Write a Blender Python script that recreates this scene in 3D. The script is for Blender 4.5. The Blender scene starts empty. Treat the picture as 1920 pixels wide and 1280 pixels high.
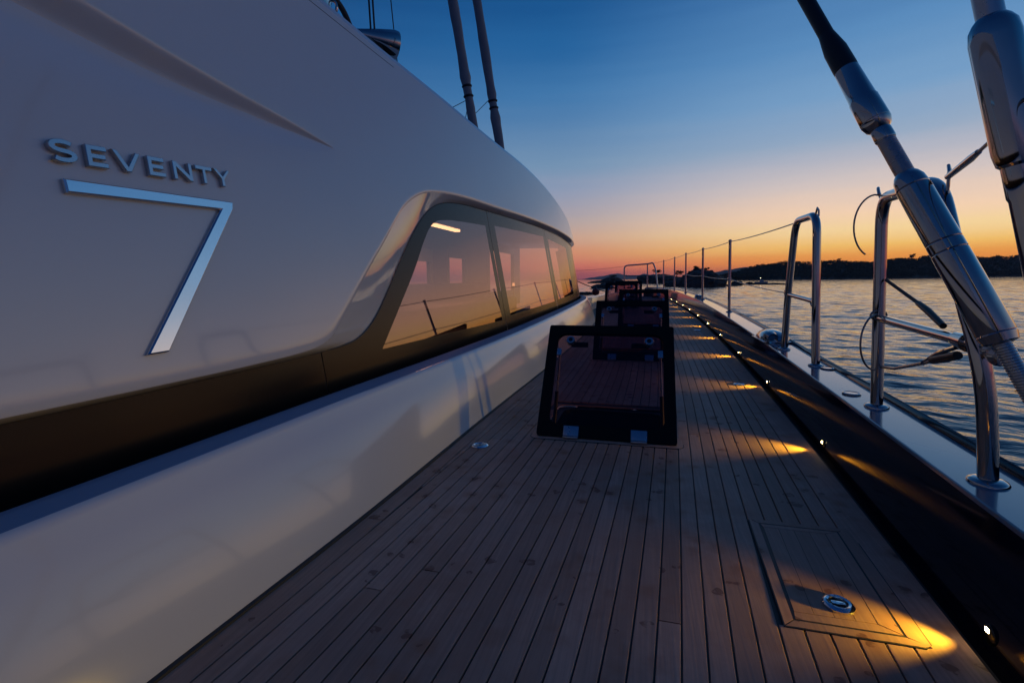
import bpy, bmesh, math, random
from mathutils import Vector, Matrix
R = math.radians
rnd = random.Random(7)

# ------------------------------------------------------------------ camera, sky, exposure
scene = bpy.context.scene
COL = scene.collection
cam_data = bpy.data.cameras.new('camera')
cam = bpy.data.objects.new('camera', cam_data)
COL.objects.link(cam)
cam.location = (0, 0, 0.75)
cam.rotation_euler = (Matrix.Rotation(R(15.4), 3, 'Z') @ Matrix.Rotation(R(90 - 3.6), 3, 'X') @ Matrix.Rotation(R(-0.65), 3, 'Z')).to_euler()
cam_data.sensor_width = 36
cam_data.lens = 17.0
cam_data.shift_y = -0.030
cam_data.clip_start = 0.02
cam_data.clip_end = 40000
scene.camera = cam


def lin(c):
    out = []
    for v in c[:3]:
        v = v / 255.0
        out.append(v / 12.92 if v <= 0.04045 else ((v + 0.055) / 1.055) ** 2.4)
    return tuple(out)


world = bpy.data.worlds.new('World')
scene.world = world
world.use_nodes = True
nt = world.node_tree
nt.nodes.clear()


def N(tree, kind, **kw):
    n = tree.nodes.new(kind)
    for k, v in kw.items():
        setattr(n, k, v)
    return n


def MATH(tree, op, a, b=None, c=None, clamp=False):
    n = tree.nodes.new('ShaderNodeMath')
    n.operation = op
    n.use_clamp = clamp
    for i, v in enumerate((a, b, c)):
        if v is None:
            continue
        if isinstance(v, (int, float)):
            n.inputs[i].default_value = v
        else:
            tree.links.new(v, n.inputs[i])
    return n.outputs[0]


def RAMP(tree, fac, stops, interp='LINEAR'):
    n = tree.nodes.new('ShaderNodeValToRGB')
    n.color_ramp.interpolation = interp
    el = n.color_ramp.elements
    while len(el) < len(stops):
        el.new(0.5)
    for e, (p, c) in zip(el, stops):
        e.position = p
        e.color = (c[0], c[1], c[2], 1)
    tree.links.new(fac, n.inputs[0])
    return n.outputs[0]


def MIX(tree, fac, a, b, blend='MIX'):
    n = tree.nodes.new('ShaderNodeMix')
    n.data_type = 'RGBA'
    n.blend_type = blend
    for sock, v in ((n.inputs[0], fac), (n.inputs[6], a), (n.inputs[7], b)):
        if isinstance(v, (int, float)):
            sock.default_value = v
        elif isinstance(v, tuple):
            sock.default_value = (v[0], v[1], v[2], 1)
        else:
            tree.links.new(v, sock)
    return n.outputs[2]


SUN_AZ = R(36)          # to the right of the yacht's heading, just below the horizon
tc = N(nt, 'ShaderNodeTexCoord')
sp = N(nt, 'ShaderNodeSeparateXYZ')
nt.links.new(tc.outputs['Generated'], sp.inputs[0])
hx, hy, hz = sp.outputs
hlen = MATH(nt, 'SQRT', MATH(nt, 'ADD', MATH(nt, 'ADD', MATH(nt, 'MULTIPLY', hx, hx), MATH(nt, 'MULTIPLY', hy, hy)), 1e-6))
cosaz = MATH(nt, 'DIVIDE', MATH(nt, 'ADD', MATH(nt, 'MULTIPLY', hx, math.sin(SUN_AZ)), MATH(nt, 'MULTIPLY', hy, math.cos(SUN_AZ))), hlen)
smap_ = N(nt, 'ShaderNodeMapping')
smap_.inputs['Scale'].default_value = (1.6, 1.6, 26.0)
nt.links.new(tc.outputs['Generated'], smap_.inputs[0])
snz = N(nt, 'ShaderNodeTexNoise')
snz.inputs['Scale'].default_value = 1.5
snz.inputs['Detail'].default_value = 4
nt.links.new(smap_.outputs[0], snz.inputs['Vector'])
streak = MATH(nt, 'MULTIPLY', MATH(nt, 'SUBTRACT', snz.outputs['Fac'], .5), .035)
pos = MATH(nt, 'ADD', MATH(nt, 'SQRT', MATH(nt, 'MAXIMUM', hz, 0.0)), streak)
sunward = RAMP(nt, pos, [(p, lin(c)) for p, c in [
    (0, (232, 116, 62)), (.118, (246, 138, 58)), (.159, (253, 154, 60)), (.196, (252, 170, 78)), (.229, (255, 200, 108)), (.283, (255, 220, 160)),
    (.326, (251, 215, 182)), (.352, (240, 210, 188)), (.40, (215, 200, 196)), (.441, (182, 184, 197)), (.478, (152, 172, 197)), (.541, (120, 160, 200)),
    (.612, (92, 141, 190)), (.707, (54, 106, 163)), (1, (16, 50, 102))]])
flank = RAMP(nt, pos, [(p, lin(c)) for p, c in [
    (0, (165, 88, 100)), (.11, (196, 98, 100)), (.162, (219, 119, 104)), (.236, (217, 146, 114)), (.289, (206, 166, 146)), (.334, (183, 166, 164)), (.375, (165, 161, 174)),
    (.423, (144, 156, 182)), (.471, (118, 149, 181)), (.59, (66, 120, 172)), (.65, (38, 99, 157)), (.707, (25, 82, 140)), (1, (10, 40, 88))]])
away = RAMP(nt, pos, [(p, lin(c)) for p, c in [
    (0, (80, 76, 104)), (.2, (92, 84, 114)), (.35, (66, 84, 124)), (.5, (42, 70, 116)), (.7, (22, 56, 106)), (1, (10, 40, 88))]])
tab0 = MATH(nt, 'DIVIDE', MATH(nt, 'SUBTRACT', cosaz, 0.68), 0.31, clamp=True)
tab = MATH(nt, 'MULTIPLY', MATH(nt, 'MULTIPLY', tab0, tab0), MATH(nt, 'SUBTRACT', 3.0, MATH(nt, 'MULTIPLY', tab0, 2.0)))
tbc0 = MATH(nt, 'DIVIDE', MATH(nt, 'ADD', cosaz, 0.35), 1.10, clamp=True)
tbc = MATH(nt, 'MULTIPLY', MATH(nt, 'MULTIPLY', tbc0, tbc0), MATH(nt, 'SUBTRACT', 3.0, MATH(nt, 'MULTIPLY', tbc0, 2.0)))
skycol = MIX(nt, tab, MIX(nt, tbc, away, flank), sunward)
bg = N(nt, 'ShaderNodeBackground')
nt.links.new(skycol, bg.inputs[0])
bg.inputs[1].default_value = 1.0
wo = N(nt, 'ShaderNodeOutputWorld')
nt.links.new(bg.outputs[0], wo.inputs[0])

scene.view_settings.view_transform = 'Standard'
scene.view_settings.look = 'None'
scene.view_settings.exposure = 0.0
scene.view_settings.gamma = 1.0
scene.view_settings.use_curve_mapping = False
scene.render.engine = 'CYCLES'
scene.cycles.use_denoising = True
scene.cycles.max_bounces = 10
scene.cycles.transparent_max_bounces = 16
scene.cycles.glossy_bounces = 6
scene.cycles.sample_clamp_indirect = 6
scene.cycles.caustics_reflective = False
scene.cycles.caustics_refractive = False

# ------------------------------------------------------------------ materials


def principled(name, col, rough=0.5, metal=0.0, coat=0.0, spec=0.5, ior=1.5):
    m = bpy.data.materials.new(name)
    m.use_nodes = True
    b = m.node_tree.nodes['Principled BSDF']
    b.inputs['Base Color'].default_value = (col[0], col[1], col[2], 1)
    b.inputs['Roughness'].default_value = rough
    b.inputs['Metallic'].default_value = metal
    b.inputs['Coat Weight'].default_value = coat
    b.inputs['Coat Roughness'].default_value = 0.03
    b.inputs['Specular IOR Level'].default_value = spec
    b.inputs['IOR'].default_value = ior
    return m, m.node_tree, b


def objcoord(t, scale=(1, 1, 1)):
    c = N(t, 'ShaderNodeTexCoord')
    mp = N(t, 'ShaderNodeMapping')
    mp.inputs['Scale'].default_value = scale
    t.links.new(c.outputs['Object'], mp.inputs[0])
    return mp.outputs[0]


def noise(t, vec, scale, detail=4, rough=0.5):
    n = N(t, 'ShaderNodeTexNoise')
    n.inputs['Scale'].default_value = scale
    n.inputs['Detail'].default_value = detail
    n.inputs['Roughness'].default_value = rough
    if vec is not None:
        t.links.new(vec, n.inputs['Vector'])
    return n.outputs['Fac']


def add_bump(t, b, h, strength=0.2, dist=0.01):
    n = N(t, 'ShaderNodeBump')
    n.inputs['Strength'].default_value = strength
    n.inputs['Distance'].default_value = dist
    t.links.new(h, n.inputs['Height'])
    t.links.new(n.outputs[0], b.inputs['Normal'])


def worn(name, c1, c2, scale, rough=0.5, metal=0.0, coat=0.0, rvar=0.1, bump=0.0, bscale=None, bdist=0.002, stretch=(1, 1, 1)):
    m, t, b = principled(name, c1, rough, metal, coat)
    v = objcoord(t, stretch)
    f = noise(t, v, scale, 5)
    t.links.new(MIX(t, f, c1, c2), b.inputs['Base Color'])
    r = N(t, 'ShaderNodeMapRange')
    r.inputs['To Min'].default_value = max(0.0, rough - rvar)
    r.inputs['To Max'].default_value = rough + rvar
    t.links.new(f, r.inputs[0])
    t.links.new(r.outputs[0], b.inputs['Roughness'])
    if bump:
        add_bump(t, b, noise(t, v, bscale or scale * 3, 3), bump, bdist)
    return m


M = {}
M['gelcoat'] = worn('gelcoat', (.72, .71, .70), (.65, .64, .64), 1.6, .15, coat=.3, rvar=.05, bump=.05, bscale=3.0, bdist=.004)
M['gelcoat_side'] = worn('gelcoat_side', (.75, .745, .76), (.68, .675, .69), 1.2, .11, coat=.3, rvar=.03, bump=.04, bscale=2.0, bdist=.004)
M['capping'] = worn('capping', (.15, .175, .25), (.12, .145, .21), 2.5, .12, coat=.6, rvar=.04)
M['navy'] = worn('navy', (.005, .007, .022), (.003, .005, .016), 2.0, .07, coat=.0, rvar=.03, bump=.03, bscale=2.0, bdist=.004)
M['navy'].node_tree.nodes['Principled BSDF'].inputs['Specular IOR Level'].default_value = .34
M['steel'] = worn('steel', (.52, .51, .50), (.40, .39, .385), 14, .05, metal=1.0, rvar=.03)
M['steel_satin'] = worn('steel_satin', (.55, .56, .58), (.45, .46, .48), 20, .28, metal=1.0, rvar=.08)
M['chrome'] = worn('chrome', (.78, .79, .80), (.70, .71, .73), 6, .10, metal=1.0, rvar=.04)
M['black'] = worn('black', (.010, .010, .011), (.016, .016, .017), 8, .45, rvar=.12)
M['black_gloss'] = worn('black_gloss', (.004, .004, .005), (.007, .007, .008), 5, .10, rvar=.04)
M['hatch_frame'] = worn('hatch_frame', (.004, .004, .0045), (.008, .008, .008), 9, .5, rvar=.1)
M['hatch_frame'].node_tree.nodes['Principled BSDF'].inputs['Specular IOR Level'].default_value = .18
M['ledge_blue'] = worn('ledge_blue', (.15, .25, .38), (.13, .22, .34), 3.0, .55, coat=.0, rvar=.06, bump=.3, bscale=260, bdist=.001)  # coaming ledge: even blue-grey, darker than the white face below, fine grain
M['ledge_blue'].node_tree.nodes['Principled BSDF'].inputs['Specular IOR Level'].default_value = .25
M['gelcoat_gloss'] = worn('gelcoat_gloss', (.74, .73, .71), (.68, .67, .66), 1.6, .06, coat=.6, rvar=.02)
M['caulk'] = worn('caulk', (.022, .021, .022), (.034, .032, .031), 30, .6, rvar=.1)
M['rope'] = worn('rope', (.05, .05, .055), (.03, .03, .035), 60, .7, bump=.3, bscale=200)
M['wire'] = worn('wire', (.36, .36, .37), (.22, .22, .23), 80, .35, metal=1.0, rvar=.1)
M['canvas'] = worn('canvas', (.34, .35, .38), (.25, .26, .29), 3, .8, bump=.6, bscale=9, bdist=.02)
M['interior'] = worn('interior', (.52, .38, .36), (.45, .33, .31), 2, .6)
M['blind'] = worn('blind', (.62, .52, .40), (.54, .45, .34), 4, .8, bump=.2, bscale=40)
M['settee'] = worn('settee', (.20, .16, .15), (.15, .12, .11), 5, .8)
M['dark_floor'] = worn('dark_floor', (.06, .045, .035), (.04, .03, .025), 4, .5)
M['red_ball'] = worn('red_ball', (.30, .035, .02), (.20, .025, .015), 6, .45)
M['boat_white'] = worn('boat_white', (.5, .5, .5), (.42, .42, .43), 2, .3)
M['bark'] = worn('bark', (.04, .028, .02), (.025, .018, .013), 3, .9)
M['foliage'] = worn('foliage', (.035, .05, .022), (.05, .062, .03), .4, .8)
M['soil'] = worn('soil', (.045, .05, .03), (.09, .075, .05), .05, .95)
M['rock'] = worn('rock', (.09, .075, .06), (.05, .042, .036), .5, .9, bump=.6, bscale=2.5, bdist=.3)
M['far_land'] = worn('far_land', (.07, .08, .05), (.10, .10, .07), .004, .95)

# teak: fibres run along the yacht, each plank its own tone, footprints and damp blotches
m, t, b = principled('teak', (.2, .15, .12), .62, spec=.25)
v = objcoord(t)
vg = objcoord(t, (60, 1.6, 20))
grain = noise(t, vg, 2.2, 6, .6)
info = N(t, 'ShaderNodeObjectInfo')
tone = RAMP(t, info.outputs['Random'], [(0, (.50, .30, .215)), (.35, (.57, .345, .25)), (.7, (.62, .38, .28)), (1, (.68, .43, .325))])
g2 = RAMP(t, grain, [(.25, (.74, .74, .74)), (.75, (1.10, 1.10, 1.10))])
c1 = MIX(t, 1.0, tone, g2, 'MULTIPLY')
big = noise(t, v, 1.7, 4, .6)
c2 = MIX(t, 1.0, c1, RAMP(t, big, [(.3, (.78, .76, .78)), (.7, (1.12, 1.1, 1.08))]), 'MULTIPLY')
warm = RAMP(t, noise(t, v, 3.4, 5, .65), [(.46, (0, 0, 0)), (.66, (1, 1, 1))])
c2 = MIX(t, MATH(t, 'MULTIPLY', warm, .55), c2, (.38, .18, .12))
damp = RAMP(t, noise(t, objcoord(t, (1.6, .8, 1)), 1.3, 4, .6), [(.50, (0, 0, 0)), (.62, (1, 1, 1))])
c2 = MIX(t, MATH(t, 'MULTIPLY', damp, .30), c2, (.24, .15, .12))
vw = N(t, 'ShaderNodeVectorMath', operation='ADD')
wn = N(t, 'ShaderNodeTexNoise')
wn.inputs['Scale'].default_value = 22
t.links.new(v, wn.inputs['Vector'])
sc = N(t, 'ShaderNodeVectorMath', operation='SCALE')
sc.inputs['Scale'].default_value = .045
t.links.new(wn.outputs['Color'], sc.inputs[0])
t.links.new(v, vw.inputs[0])
t.links.new(sc.outputs[0], vw.inputs[1])
vor = N(t, 'ShaderNodeTexVoronoi')
vor.inputs['Scale'].default_value = 14
t.links.new(vw.outputs[0], vor.inputs['Vector'])
vsz = MATH(t, 'MULTIPLY', MATH(t, 'SUBTRACT', noise(t, v, 7.3, 2), .26), .75)
spots = MATH(t, 'LESS_THAN', vor.outputs['Distance'], vsz)
sel = MATH(t, 'GREATER_THAN', noise(t, v, 2.3, 3), .505)
pat = MATH(t, 'MULTIPLY', MATH(t, 'MULTIPLY', spots, sel), RAMP(t, noise(t, v, 55, 3), [(.36, (0, 0, 0)), (.52, (1, 1, 1))]))
patf = MATH(t, 'MULTIPLY', pat, .62)
halo = MATH(t, 'MULTIPLY', RAMP(t, vor.outputs['Distance'], [(.10, (1, 1, 1)), (.55, (0, 0, 0))]), RAMP(t, noise(t, v, 4.1, 3), [(.48, (0, 0, 0)), (.62, (.75, .75, .75))]))
c2 = MIX(t, halo, c2, (.36, .15, .075))
c3 = MIX(t, patf, c2, (.13, .042, .030))
t.links.new(c3, b.inputs['Base Color'])
rr = N(t, 'ShaderNodeMapRange')
rr.inputs['To Min'].default_value = .48
rr.inputs['To Max'].default_value = .75
t.links.new(grain, rr.inputs[0])
t.links.new(rr.outputs[0], b.inputs['Roughness'])
add_bump(t, b, grain, .35, .0012)
M['teak'] = m

# smoked acrylic of the hatch lids


def glass(name, tint, ior, rough=0.0, bumpy=0.0, refl=(1, 1, 1)):
    m = bpy.data.materials.new(name)
    m.use_nodes = True
    t = m.node_tree
    t.nodes.clear()
    tr = N(t, 'ShaderNodeBsdfTransparent')
    tr.inputs[0].default_value = (*tint, 1)
    gl = N(t, 'ShaderNodeBsdfGlossy')
    gl.inputs['Roughness'].default_value = rough
    gl.inputs[0].default_value = (*refl, 1)
    fr = N(t, 'ShaderNodeFresnel')
    fr.inputs[0].default_value = ior
    mx = N(t, 'ShaderNodeMixShader')
    if bumpy:
        bp = N(t, 'ShaderNodeBump')
        bp.inputs['Strength'].default_value = bumpy
        bp.inputs['Distance'].default_value = .01
        t.links.new(noise(t, objcoord(t), 1.2, 2), bp.inputs['Height'])
        t.links.new(bp.outputs[0], gl.inputs['Normal'])
    t.links.new(fr.outputs[0], mx.inputs[0])
    t.links.new(tr.outputs[0], mx.inputs[1])
    t.links.new(gl.outputs[0], mx.inputs[2])
    o = N(t, 'ShaderNodeOutputMaterial')
    t.links.new(mx.outputs[0], o.inputs[0])
    return m


M['hatch_glass'] = glass('hatch_glass', (.66, .53, .60), 1.28, .04)
M['window_glass'] = glass('window_glass', (.50, .40, .38), 2.6, .0, .02, (1.0, .73, .70))
# opaque printed border of the cabin glass: same reflection, black behind
m, t, b = principled('window_border', (.008, .0065, .006), .22, ior=1.36, spec=.5)
b.inputs['Specular Tint'].default_value = (1.0, .80, .70, 1)
b.inputs['Specular IOR Level'].default_value = .36
M['window_border'] = m


for nm, colr, st in (('lamp_lens', (1.0, .72, .30), 60.0), ('cabin_lamp', (1.0, .60, .28), 4.5), ('table_lamp_glow', (1.0, .50, .22), 1.6), ('boat_lamp', (1.0, .85, .55), 9.0)):
    m = bpy.data.materials.new(nm)
    m.use_nodes = True
    t = m.node_tree
    t.nodes.clear()
    e = N(t, 'ShaderNodeEmission')
    e.inputs[0].default_value = (*colr, 1)
    e.inputs[1].default_value = st
    o = N(t, 'ShaderNodeOutputMaterial')
    t.links.new(e.outputs[0], o.inputs[0])
    M[nm] = m

# sea
m, t, b = principled('sea_water', (.008, .012, .026), .04, ior=1.38)
def swell(sx, sy, rot, scale, detail, rough=.55):
    c = N(t, 'ShaderNodeTexCoord')
    m1 = N(t, 'ShaderNodeMapping')
    m1.inputs['Rotation'].default_value = (0, 0, R(rot))
    t.links.new(c.outputs['Object'], m1.inputs[0])
    m2 = N(t, 'ShaderNodeMapping')
    m2.inputs['Scale'].default_value = (sx, sy, 1)
    t.links.new(m1.outputs[0], m2.inputs[0])
    return noise(t, m2.outputs[0], scale, detail, rough)


n1 = swell(.42, 1.0, 22, 1.9, 3)
n2 = swell(.50, 1.0, 34, .62, 2)
n4 = swell(.6, 1.0, 8, 4.6, 2)
lane = MATH(t, 'ADD', .55, MATH(t, 'MULTIPLY', swell(.5, 1.0, 15, .045, 3), .9))
hsum = MATH(t, 'MULTIPLY', MATH(t, 'ADD', MATH(t, 'ADD', n1, MATH(t, 'MULTIPLY', n2, 1.7)), MATH(t, 'MULTIPLY', n4, .28)), lane)
add_bump(t, b, hsum, 1.0, .06)
M['sea'] = m

# ------------------------------------------------------------------ mesh helpers


def link(name, me, mat, parent=None, smooth=False):
    o = bpy.data.objects.new(name, me)
    if mat is not None:
        me.materials.clear()
        me.materials.append(M[mat] if isinstance(mat, str) else mat)
    COL.objects.link(o)
    if parent is not None:
        o.parent = parent
    if smooth:
        me.polygons.foreach_set('use_smooth', [True] * len(me.polygons))
    return o


def mesh(name, verts, faces, mat, parent=None, smooth=False, autosmooth=None):
    me = bpy.data.meshes.new(name)
    me.from_pydata([tuple(v) for v in verts], [], faces)
    me.update()
    o = link(name, me, mat, parent, smooth)
    if autosmooth:
        me.polygons.foreach_set('use_smooth', [True] * len(me.polygons))
        me.set_sharp_from_angle(angle=R(autosmooth))
    return o


def thing(name, loc, label, cat, group=None, rotz=0):
    o = bpy.data.objects.new(name, None)
    o.empty_display_size = .1
    COL.objects.link(o)
    o.location = loc
    o.rotation_euler = (0, 0, rotz)
    tag(o, label, cat, group)
    return o


def tag(o, label, cat, group=None):
    o['label'] = label
    o['category'] = cat
    if group:
        o['group'] = group
    return o


def kind(o, k, label=None, cat=None):
    o['kind'] = k
    if label:
        o['label'] = label
    if cat:
        o['category'] = cat
    return o


def grid(name, rows, mat, parent=None, smooth=True, auto=None, flip=False):
    nr, nc = len(rows), len(rows[0])
    vs = [p for r in rows for p in r]
    fs = []
    for i in range(nr - 1):
        for j in range(nc - 1):
            f = (i * nc + j, i * nc + j + 1, (i + 1) * nc + j + 1, (i + 1) * nc + j)
            fs.append(f[::-1] if flip else f)
    return mesh(name, vs, fs, mat, parent, smooth, auto)


def tube_data(path, rad, seg=12, closed_caps=True):
    P = [Vector(p) for p in path]
    n = len(P)
    if not isinstance(rad, (list, tuple)):
        rad = [rad] * n
    vs, fs = [], []
    tan = []
    for i in range(n):
        a = P[max(0, i - 1)]
        c = P[min(n - 1, i + 1)]
        d = (c - a)
        tan.append(d.normalized() if d.length > 1e-9 else (tan[-1] if tan else Vector((0, 0, 1))))
    up = Vector((0, 0, 1)) if abs(tan[0].z) < .9 else Vector((1, 0, 0))
    nrm = (up - tan[0] * up.dot(tan[0])).normalized()
    for i in range(n):
        if i:
            nrm = nrm - tan[i] * nrm.dot(tan[i])
            nrm = nrm.normalized()
        bi = tan[i].cross(nrm)
        for k in range(seg):
            a = 2 * math.pi * k / seg
            vs.append(P[i] + (nrm * math.cos(a) + bi * math.sin(a)) * rad[i])
    for i in range(n - 1):
        for k in range(seg):
            k2 = (k + 1) % seg
            fs.append((i * seg + k, i * seg + k2, (i + 1) * seg + k2, (i + 1) * seg + k))
    if closed_caps:
        fs.append(tuple(range(seg))[::-1])
        fs.append(tuple((n - 1) * seg + k for k in range(seg)))
    return vs, fs


def tube(name, path, rad, mat, parent=None, seg=12, auto=40):
    vs, fs = tube_data(path, rad, seg)
    return mesh(name, vs, fs, mat, parent, False, auto)


def lathe(name, p0, p1, prof, mat, parent=None, seg=24, auto=35):
    """prof: list of (distance along axis as fraction, radius)"""
    p0, p1 = Vector(p0), Vector(p1)
    path = [p0.lerp(p1, a) for a, r in prof]
    ax = (p1 - p0).normalized()
    up = Vector((0, 0, 1)) if abs(ax.z) < .9 else Vector((1, 0, 0))
    n1 = (up - ax * up.dot(ax)).normalized()
    n2 = ax.cross(n1)
    vs, fs = [], []
    for pt, (a, r) in zip(path, prof):
        for k in range(seg):
            an = 2 * math.pi * k / seg
            vs.append(pt + (n1 * math.cos(an) + n2 * math.sin(an)) * r)
    for i in range(len(path) - 1):
        for k in range(seg):
            k2 = (k + 1) % seg
            fs.append((i * seg + k, i * seg + k2, (i + 1) * seg + k2, (i + 1) * seg + k))
    fs.append(tuple(range(seg))[::-1])
    fs.append(tuple((len(path) - 1) * seg + k for k in range(seg)))
    return mesh(name, vs, fs, mat, parent, False, auto)


def box_data(x0, x1, y0, y1, z0, z1):
    vs = [(x0, y0, z0), (x1, y0, z0), (x1, y1, z0), (x0, y1, z0), (x0, y0, z1), (x1, y0, z1), (x1, y1, z1), (x0, y1, z1)]
    fs = [(3, 2, 1, 0), (4, 5, 6, 7), (0, 1, 5, 4), (1, 2, 6, 5), (2, 3, 7, 6), (3, 0, 4, 7)]
    return vs, fs


def bevel_mesh(me, w, seg=2):
    bm = bmesh.new()
    bm.from_mesh(me)
    bmesh.ops.bevel(bm, geom=bm.edges[:], offset=w, segments=seg, profile=.6, affect='EDGES')
    bm.to_mesh(me)
    bm.free()


def box(name, b6, mat, parent=None, bev=0.0, mw=None):
    vs, fs = box_data(*b6)
    o = mesh(name, vs, fs, mat, parent)
    if bev:
        bevel_mesh(o.data, bev)
        o.data.polygons.foreach_set('use_smooth', [True] * len(o.data.polygons))
        o.data.set_sharp_from_angle(angle=R(40))
    if mw is not None:
        o.data.transform(mw)
    return o


def copy_tree(o, parent=None):
    c = o.copy()
    COL.objects.link(c)
    c.parent = parent
    for ch in list(o.children):
        copy_tree(ch, c)
    return c


def table(T):
    T = sorted(T)
    x = [p[0] for p in T]
    y = [p[1] for p in T]
    n = len(x)
    mm = []
    for i in range(n):
        if i == 0:
            mm.append((y[1] - y[0]) / (x[1] - x[0]))
        elif i == n - 1:
            mm.append((y[-1] - y[-2]) / (x[-1] - x[-2]))
        else:
            h0, h1 = x[i] - x[i - 1], x[i + 1] - x[i]
            s0, s1 = (y[i] - y[i - 1]) / h0, (y[i + 1] - y[i]) / h1
            mm.append((s0 * h1 + s1 * h0) / (h0 + h1))

    def f(v):
        if v <= x[0]:
            return y[0] + mm[0] * (v - x[0])
        if v >= x[-1]:
            return y[-1] + mm[-1] * (v - x[-1])
        i = 0
        while x[i + 1] < v:
            i += 1
        h = x[i + 1] - x[i]
        q = (v - x[i]) / h
        return ((2 * q ** 3 - 3 * q * q + 1) * y[i] + (q ** 3 - 2 * q * q + q) * h * mm[i] + (-2 * q ** 3 + 3 * q * q) * y[i + 1] + (q ** 3 - q * q) * h * mm[i + 1])
    return f


def frange(a, b, st):
    n = max(1, int(round((b - a) / st)))
    return [a + (b - a) * i / n for i in range(n + 1)]


# ------------------------------------------------------------------ lines of the yacht (metres; x starboard, y forward, z up, deck at the camera = 0)
rise = table([(-2, 0), (0, 0), (1.5, 0), (3, .02), (4.5, .062), (5.9, .1), (8.2, .15), (10.5, .19), (12.8, .215), (15, .225), (17, .23)])
bulw = table([(-2.6, .30), (-1.5, .42), (0, .58), (.6, .63), (1.15, .668), (1.7, .700), (2.3, .731), (3.46, .772), (4.55, .788), (5.66, .795), (6.76, .792), (7.92, .783), (9.05, .76), (10.13, .721), (11.2, .668), (12.6, .585), (13.6, .47), (14.4, .32), (15.0, .13), (15.4, -.12)])
cbase = table([(-1.5, -.905), (.6, -.895), (1.33, -.862), (1.86, -.849), (2.28, -.838), (2.93, -.81), (3.7, -.765), (5.2, -.705), (6.5, -.69), (7.5, -.735), (8.1, -.84), (8.5, -1.0)])
ctop = table([(-1.5, -1.055), (.5, -1.045), (1.5, -1.03), (2.4, -.985), (3.85, -.90), (5.2, -.845), (6.5, -.83), (7.5, -.865), (8.1, -.97), (8.5, -1.13)])
plan = table([(-1, -1.345), (.7, -1.30), (2, -1.26), (3.5, -1.15), (5, -1.04), (6, -.985), (7, -.952), (7.8, -.96), (8.3, -1.02), (8.8, -1.18), (9.2, -1.45)])
inb = table([(7.7, -.78), (8.2, -1.02), (8.6, -1.10), (9.5, -.98), (10.5, -.84), (12, -.62), (13.5, -.40), (14.6, -.24), (15.4, -.14)])
LEAN = math.tan(R(10))


def wallx(Y, z, off=0.0):
    return plan(Y) - LEAN * (z - .465) - off


def on_wall(Y, z, out=0.0):
    return Vector((wallx(Y, z) + out * .985, Y, z + out * .174))


def left_edge(Y):
    if Y < 8.0:
        return cbase(Y)
    return max(inb(Y), cbase(min(Y, 8.5))) if Y < 8.5 else inb(Y)


# hatch openings: (centre x, hinge y)
HATCH = [(-.178, 2.215), (-.118, 4.20), (-.02, 6.38), (-.46, 9.72), (-.39, 11.82)]
HW, HL = .64, .62

# ------------------------------------------------------------------ deck
ys = frange(-2.6, 15.2, .1)
rows = []
for Y in ys:
    z = rise(Y) - .006
    rows.append([(left_edge(Y) - .03, Y, z), (left_edge(Y) * .5 + bulw(Y) * .5, Y, z), (bulw(Y) - .028, Y, z)])


def in_hole(x, Y, g=0.0):
    for hx_, hy_ in HATCH:
        if abs(x - hx_) < HW / 2 + g and hy_ - .01 - g < Y < hy_ + HL + g:
            return True
    return False


# caulking bed under the planks, open where the hatch wells go down
vs, fs = [], []
ci = {}


def cv(x, Y):
    k = (round(x, 4), round(Y, 4))
    if k not in ci:
        ci[k] = len(vs)
        vs.append((x, Y, rise(Y) - .006))
    return ci[k]


cuts = sorted(set([round(y, 3) for y in ys] + [round(h[1], 3) for h in HATCH] + [round(h[1] + HL, 3) for h in HATCH]))
for a, b_ in zip(cuts[:-1], cuts[1:]):
    mid = (a + b_) / 2
    spans = None
    for hx_, hy_ in HATCH:
        if hy_ < mid < hy_ + HL:
            spans = [(None, hx_ - HW / 2), (hx_ + HW / 2, None)]
    for s0, s1 in (spans or [(None, None)]):
        la = left_edge(a) - .03 if s0 is None else s0
        lb = left_edge(b_) - .03 if s0 is None else s0
        ra = bulw(a) - .028 if s1 is None else s1
        rb = bulw(b_) - .028 if s1 is None else s1
        fs.append((cv(la, a), cv(ra, a), cv(rb, b_), cv(lb, b_)))
deck = mesh('deck', vs, fs, 'caulk')
kind(deck, 'structure', 'teak planked side deck with dark seams running forward to the bow', 'deck')

LOCK = dict(y0=1.14, y1=1.585, x0=lambda Y: .318 + .047 * (Y - 1.14), x1=lambda Y: .530 + .050 * (Y - 1.14))


def plank_piece(name, l_of, r_of, y0, y1, mat='teak', parent=deck, dz=0.0, step=.2):
    Y = frange(y0, y1, step)
    P, F = [], []
    for y in Y:
        l, r = l_of(y), r_of(y)
        z = rise(y) + dz
        P += [(l, y, z - .006), (l, y, z - .0012), (l + .0012, y, z), (r - .0012, y, z), (r, y, z - .0012), (r, y, z - .006)]
    n = len(Y)
    for i in range(n - 1):
        for k in range(5):
            a = i * 6 + k
            F.append((a, a + 1, a + 7, a + 6)[::-1])
    F.append((0, 1, 2, 3, 4, 5))
    e = (n - 1) * 6
    F.append((e + 5, e + 4, e + 3, e + 2, e + 1, e))
    return mesh(name, P, F, mat, parent)


PW = .0495
lim = lambda Y: left_edge(Y) + .068


def blocked(x, Y):
    for hx_, hy_ in HATCH:
        if abs(x - hx_) < HW / 2 + .005 and hy_ - .018 < Y < hy_ + HL + .012:
            return True
    if LOCK['y0'] - .01 < Y < LOCK['y1'] + .01 and LOCK['x0'](Y) - .012 < x < LOCK['x1'](Y) + .012:
        return True
    return False


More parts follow.
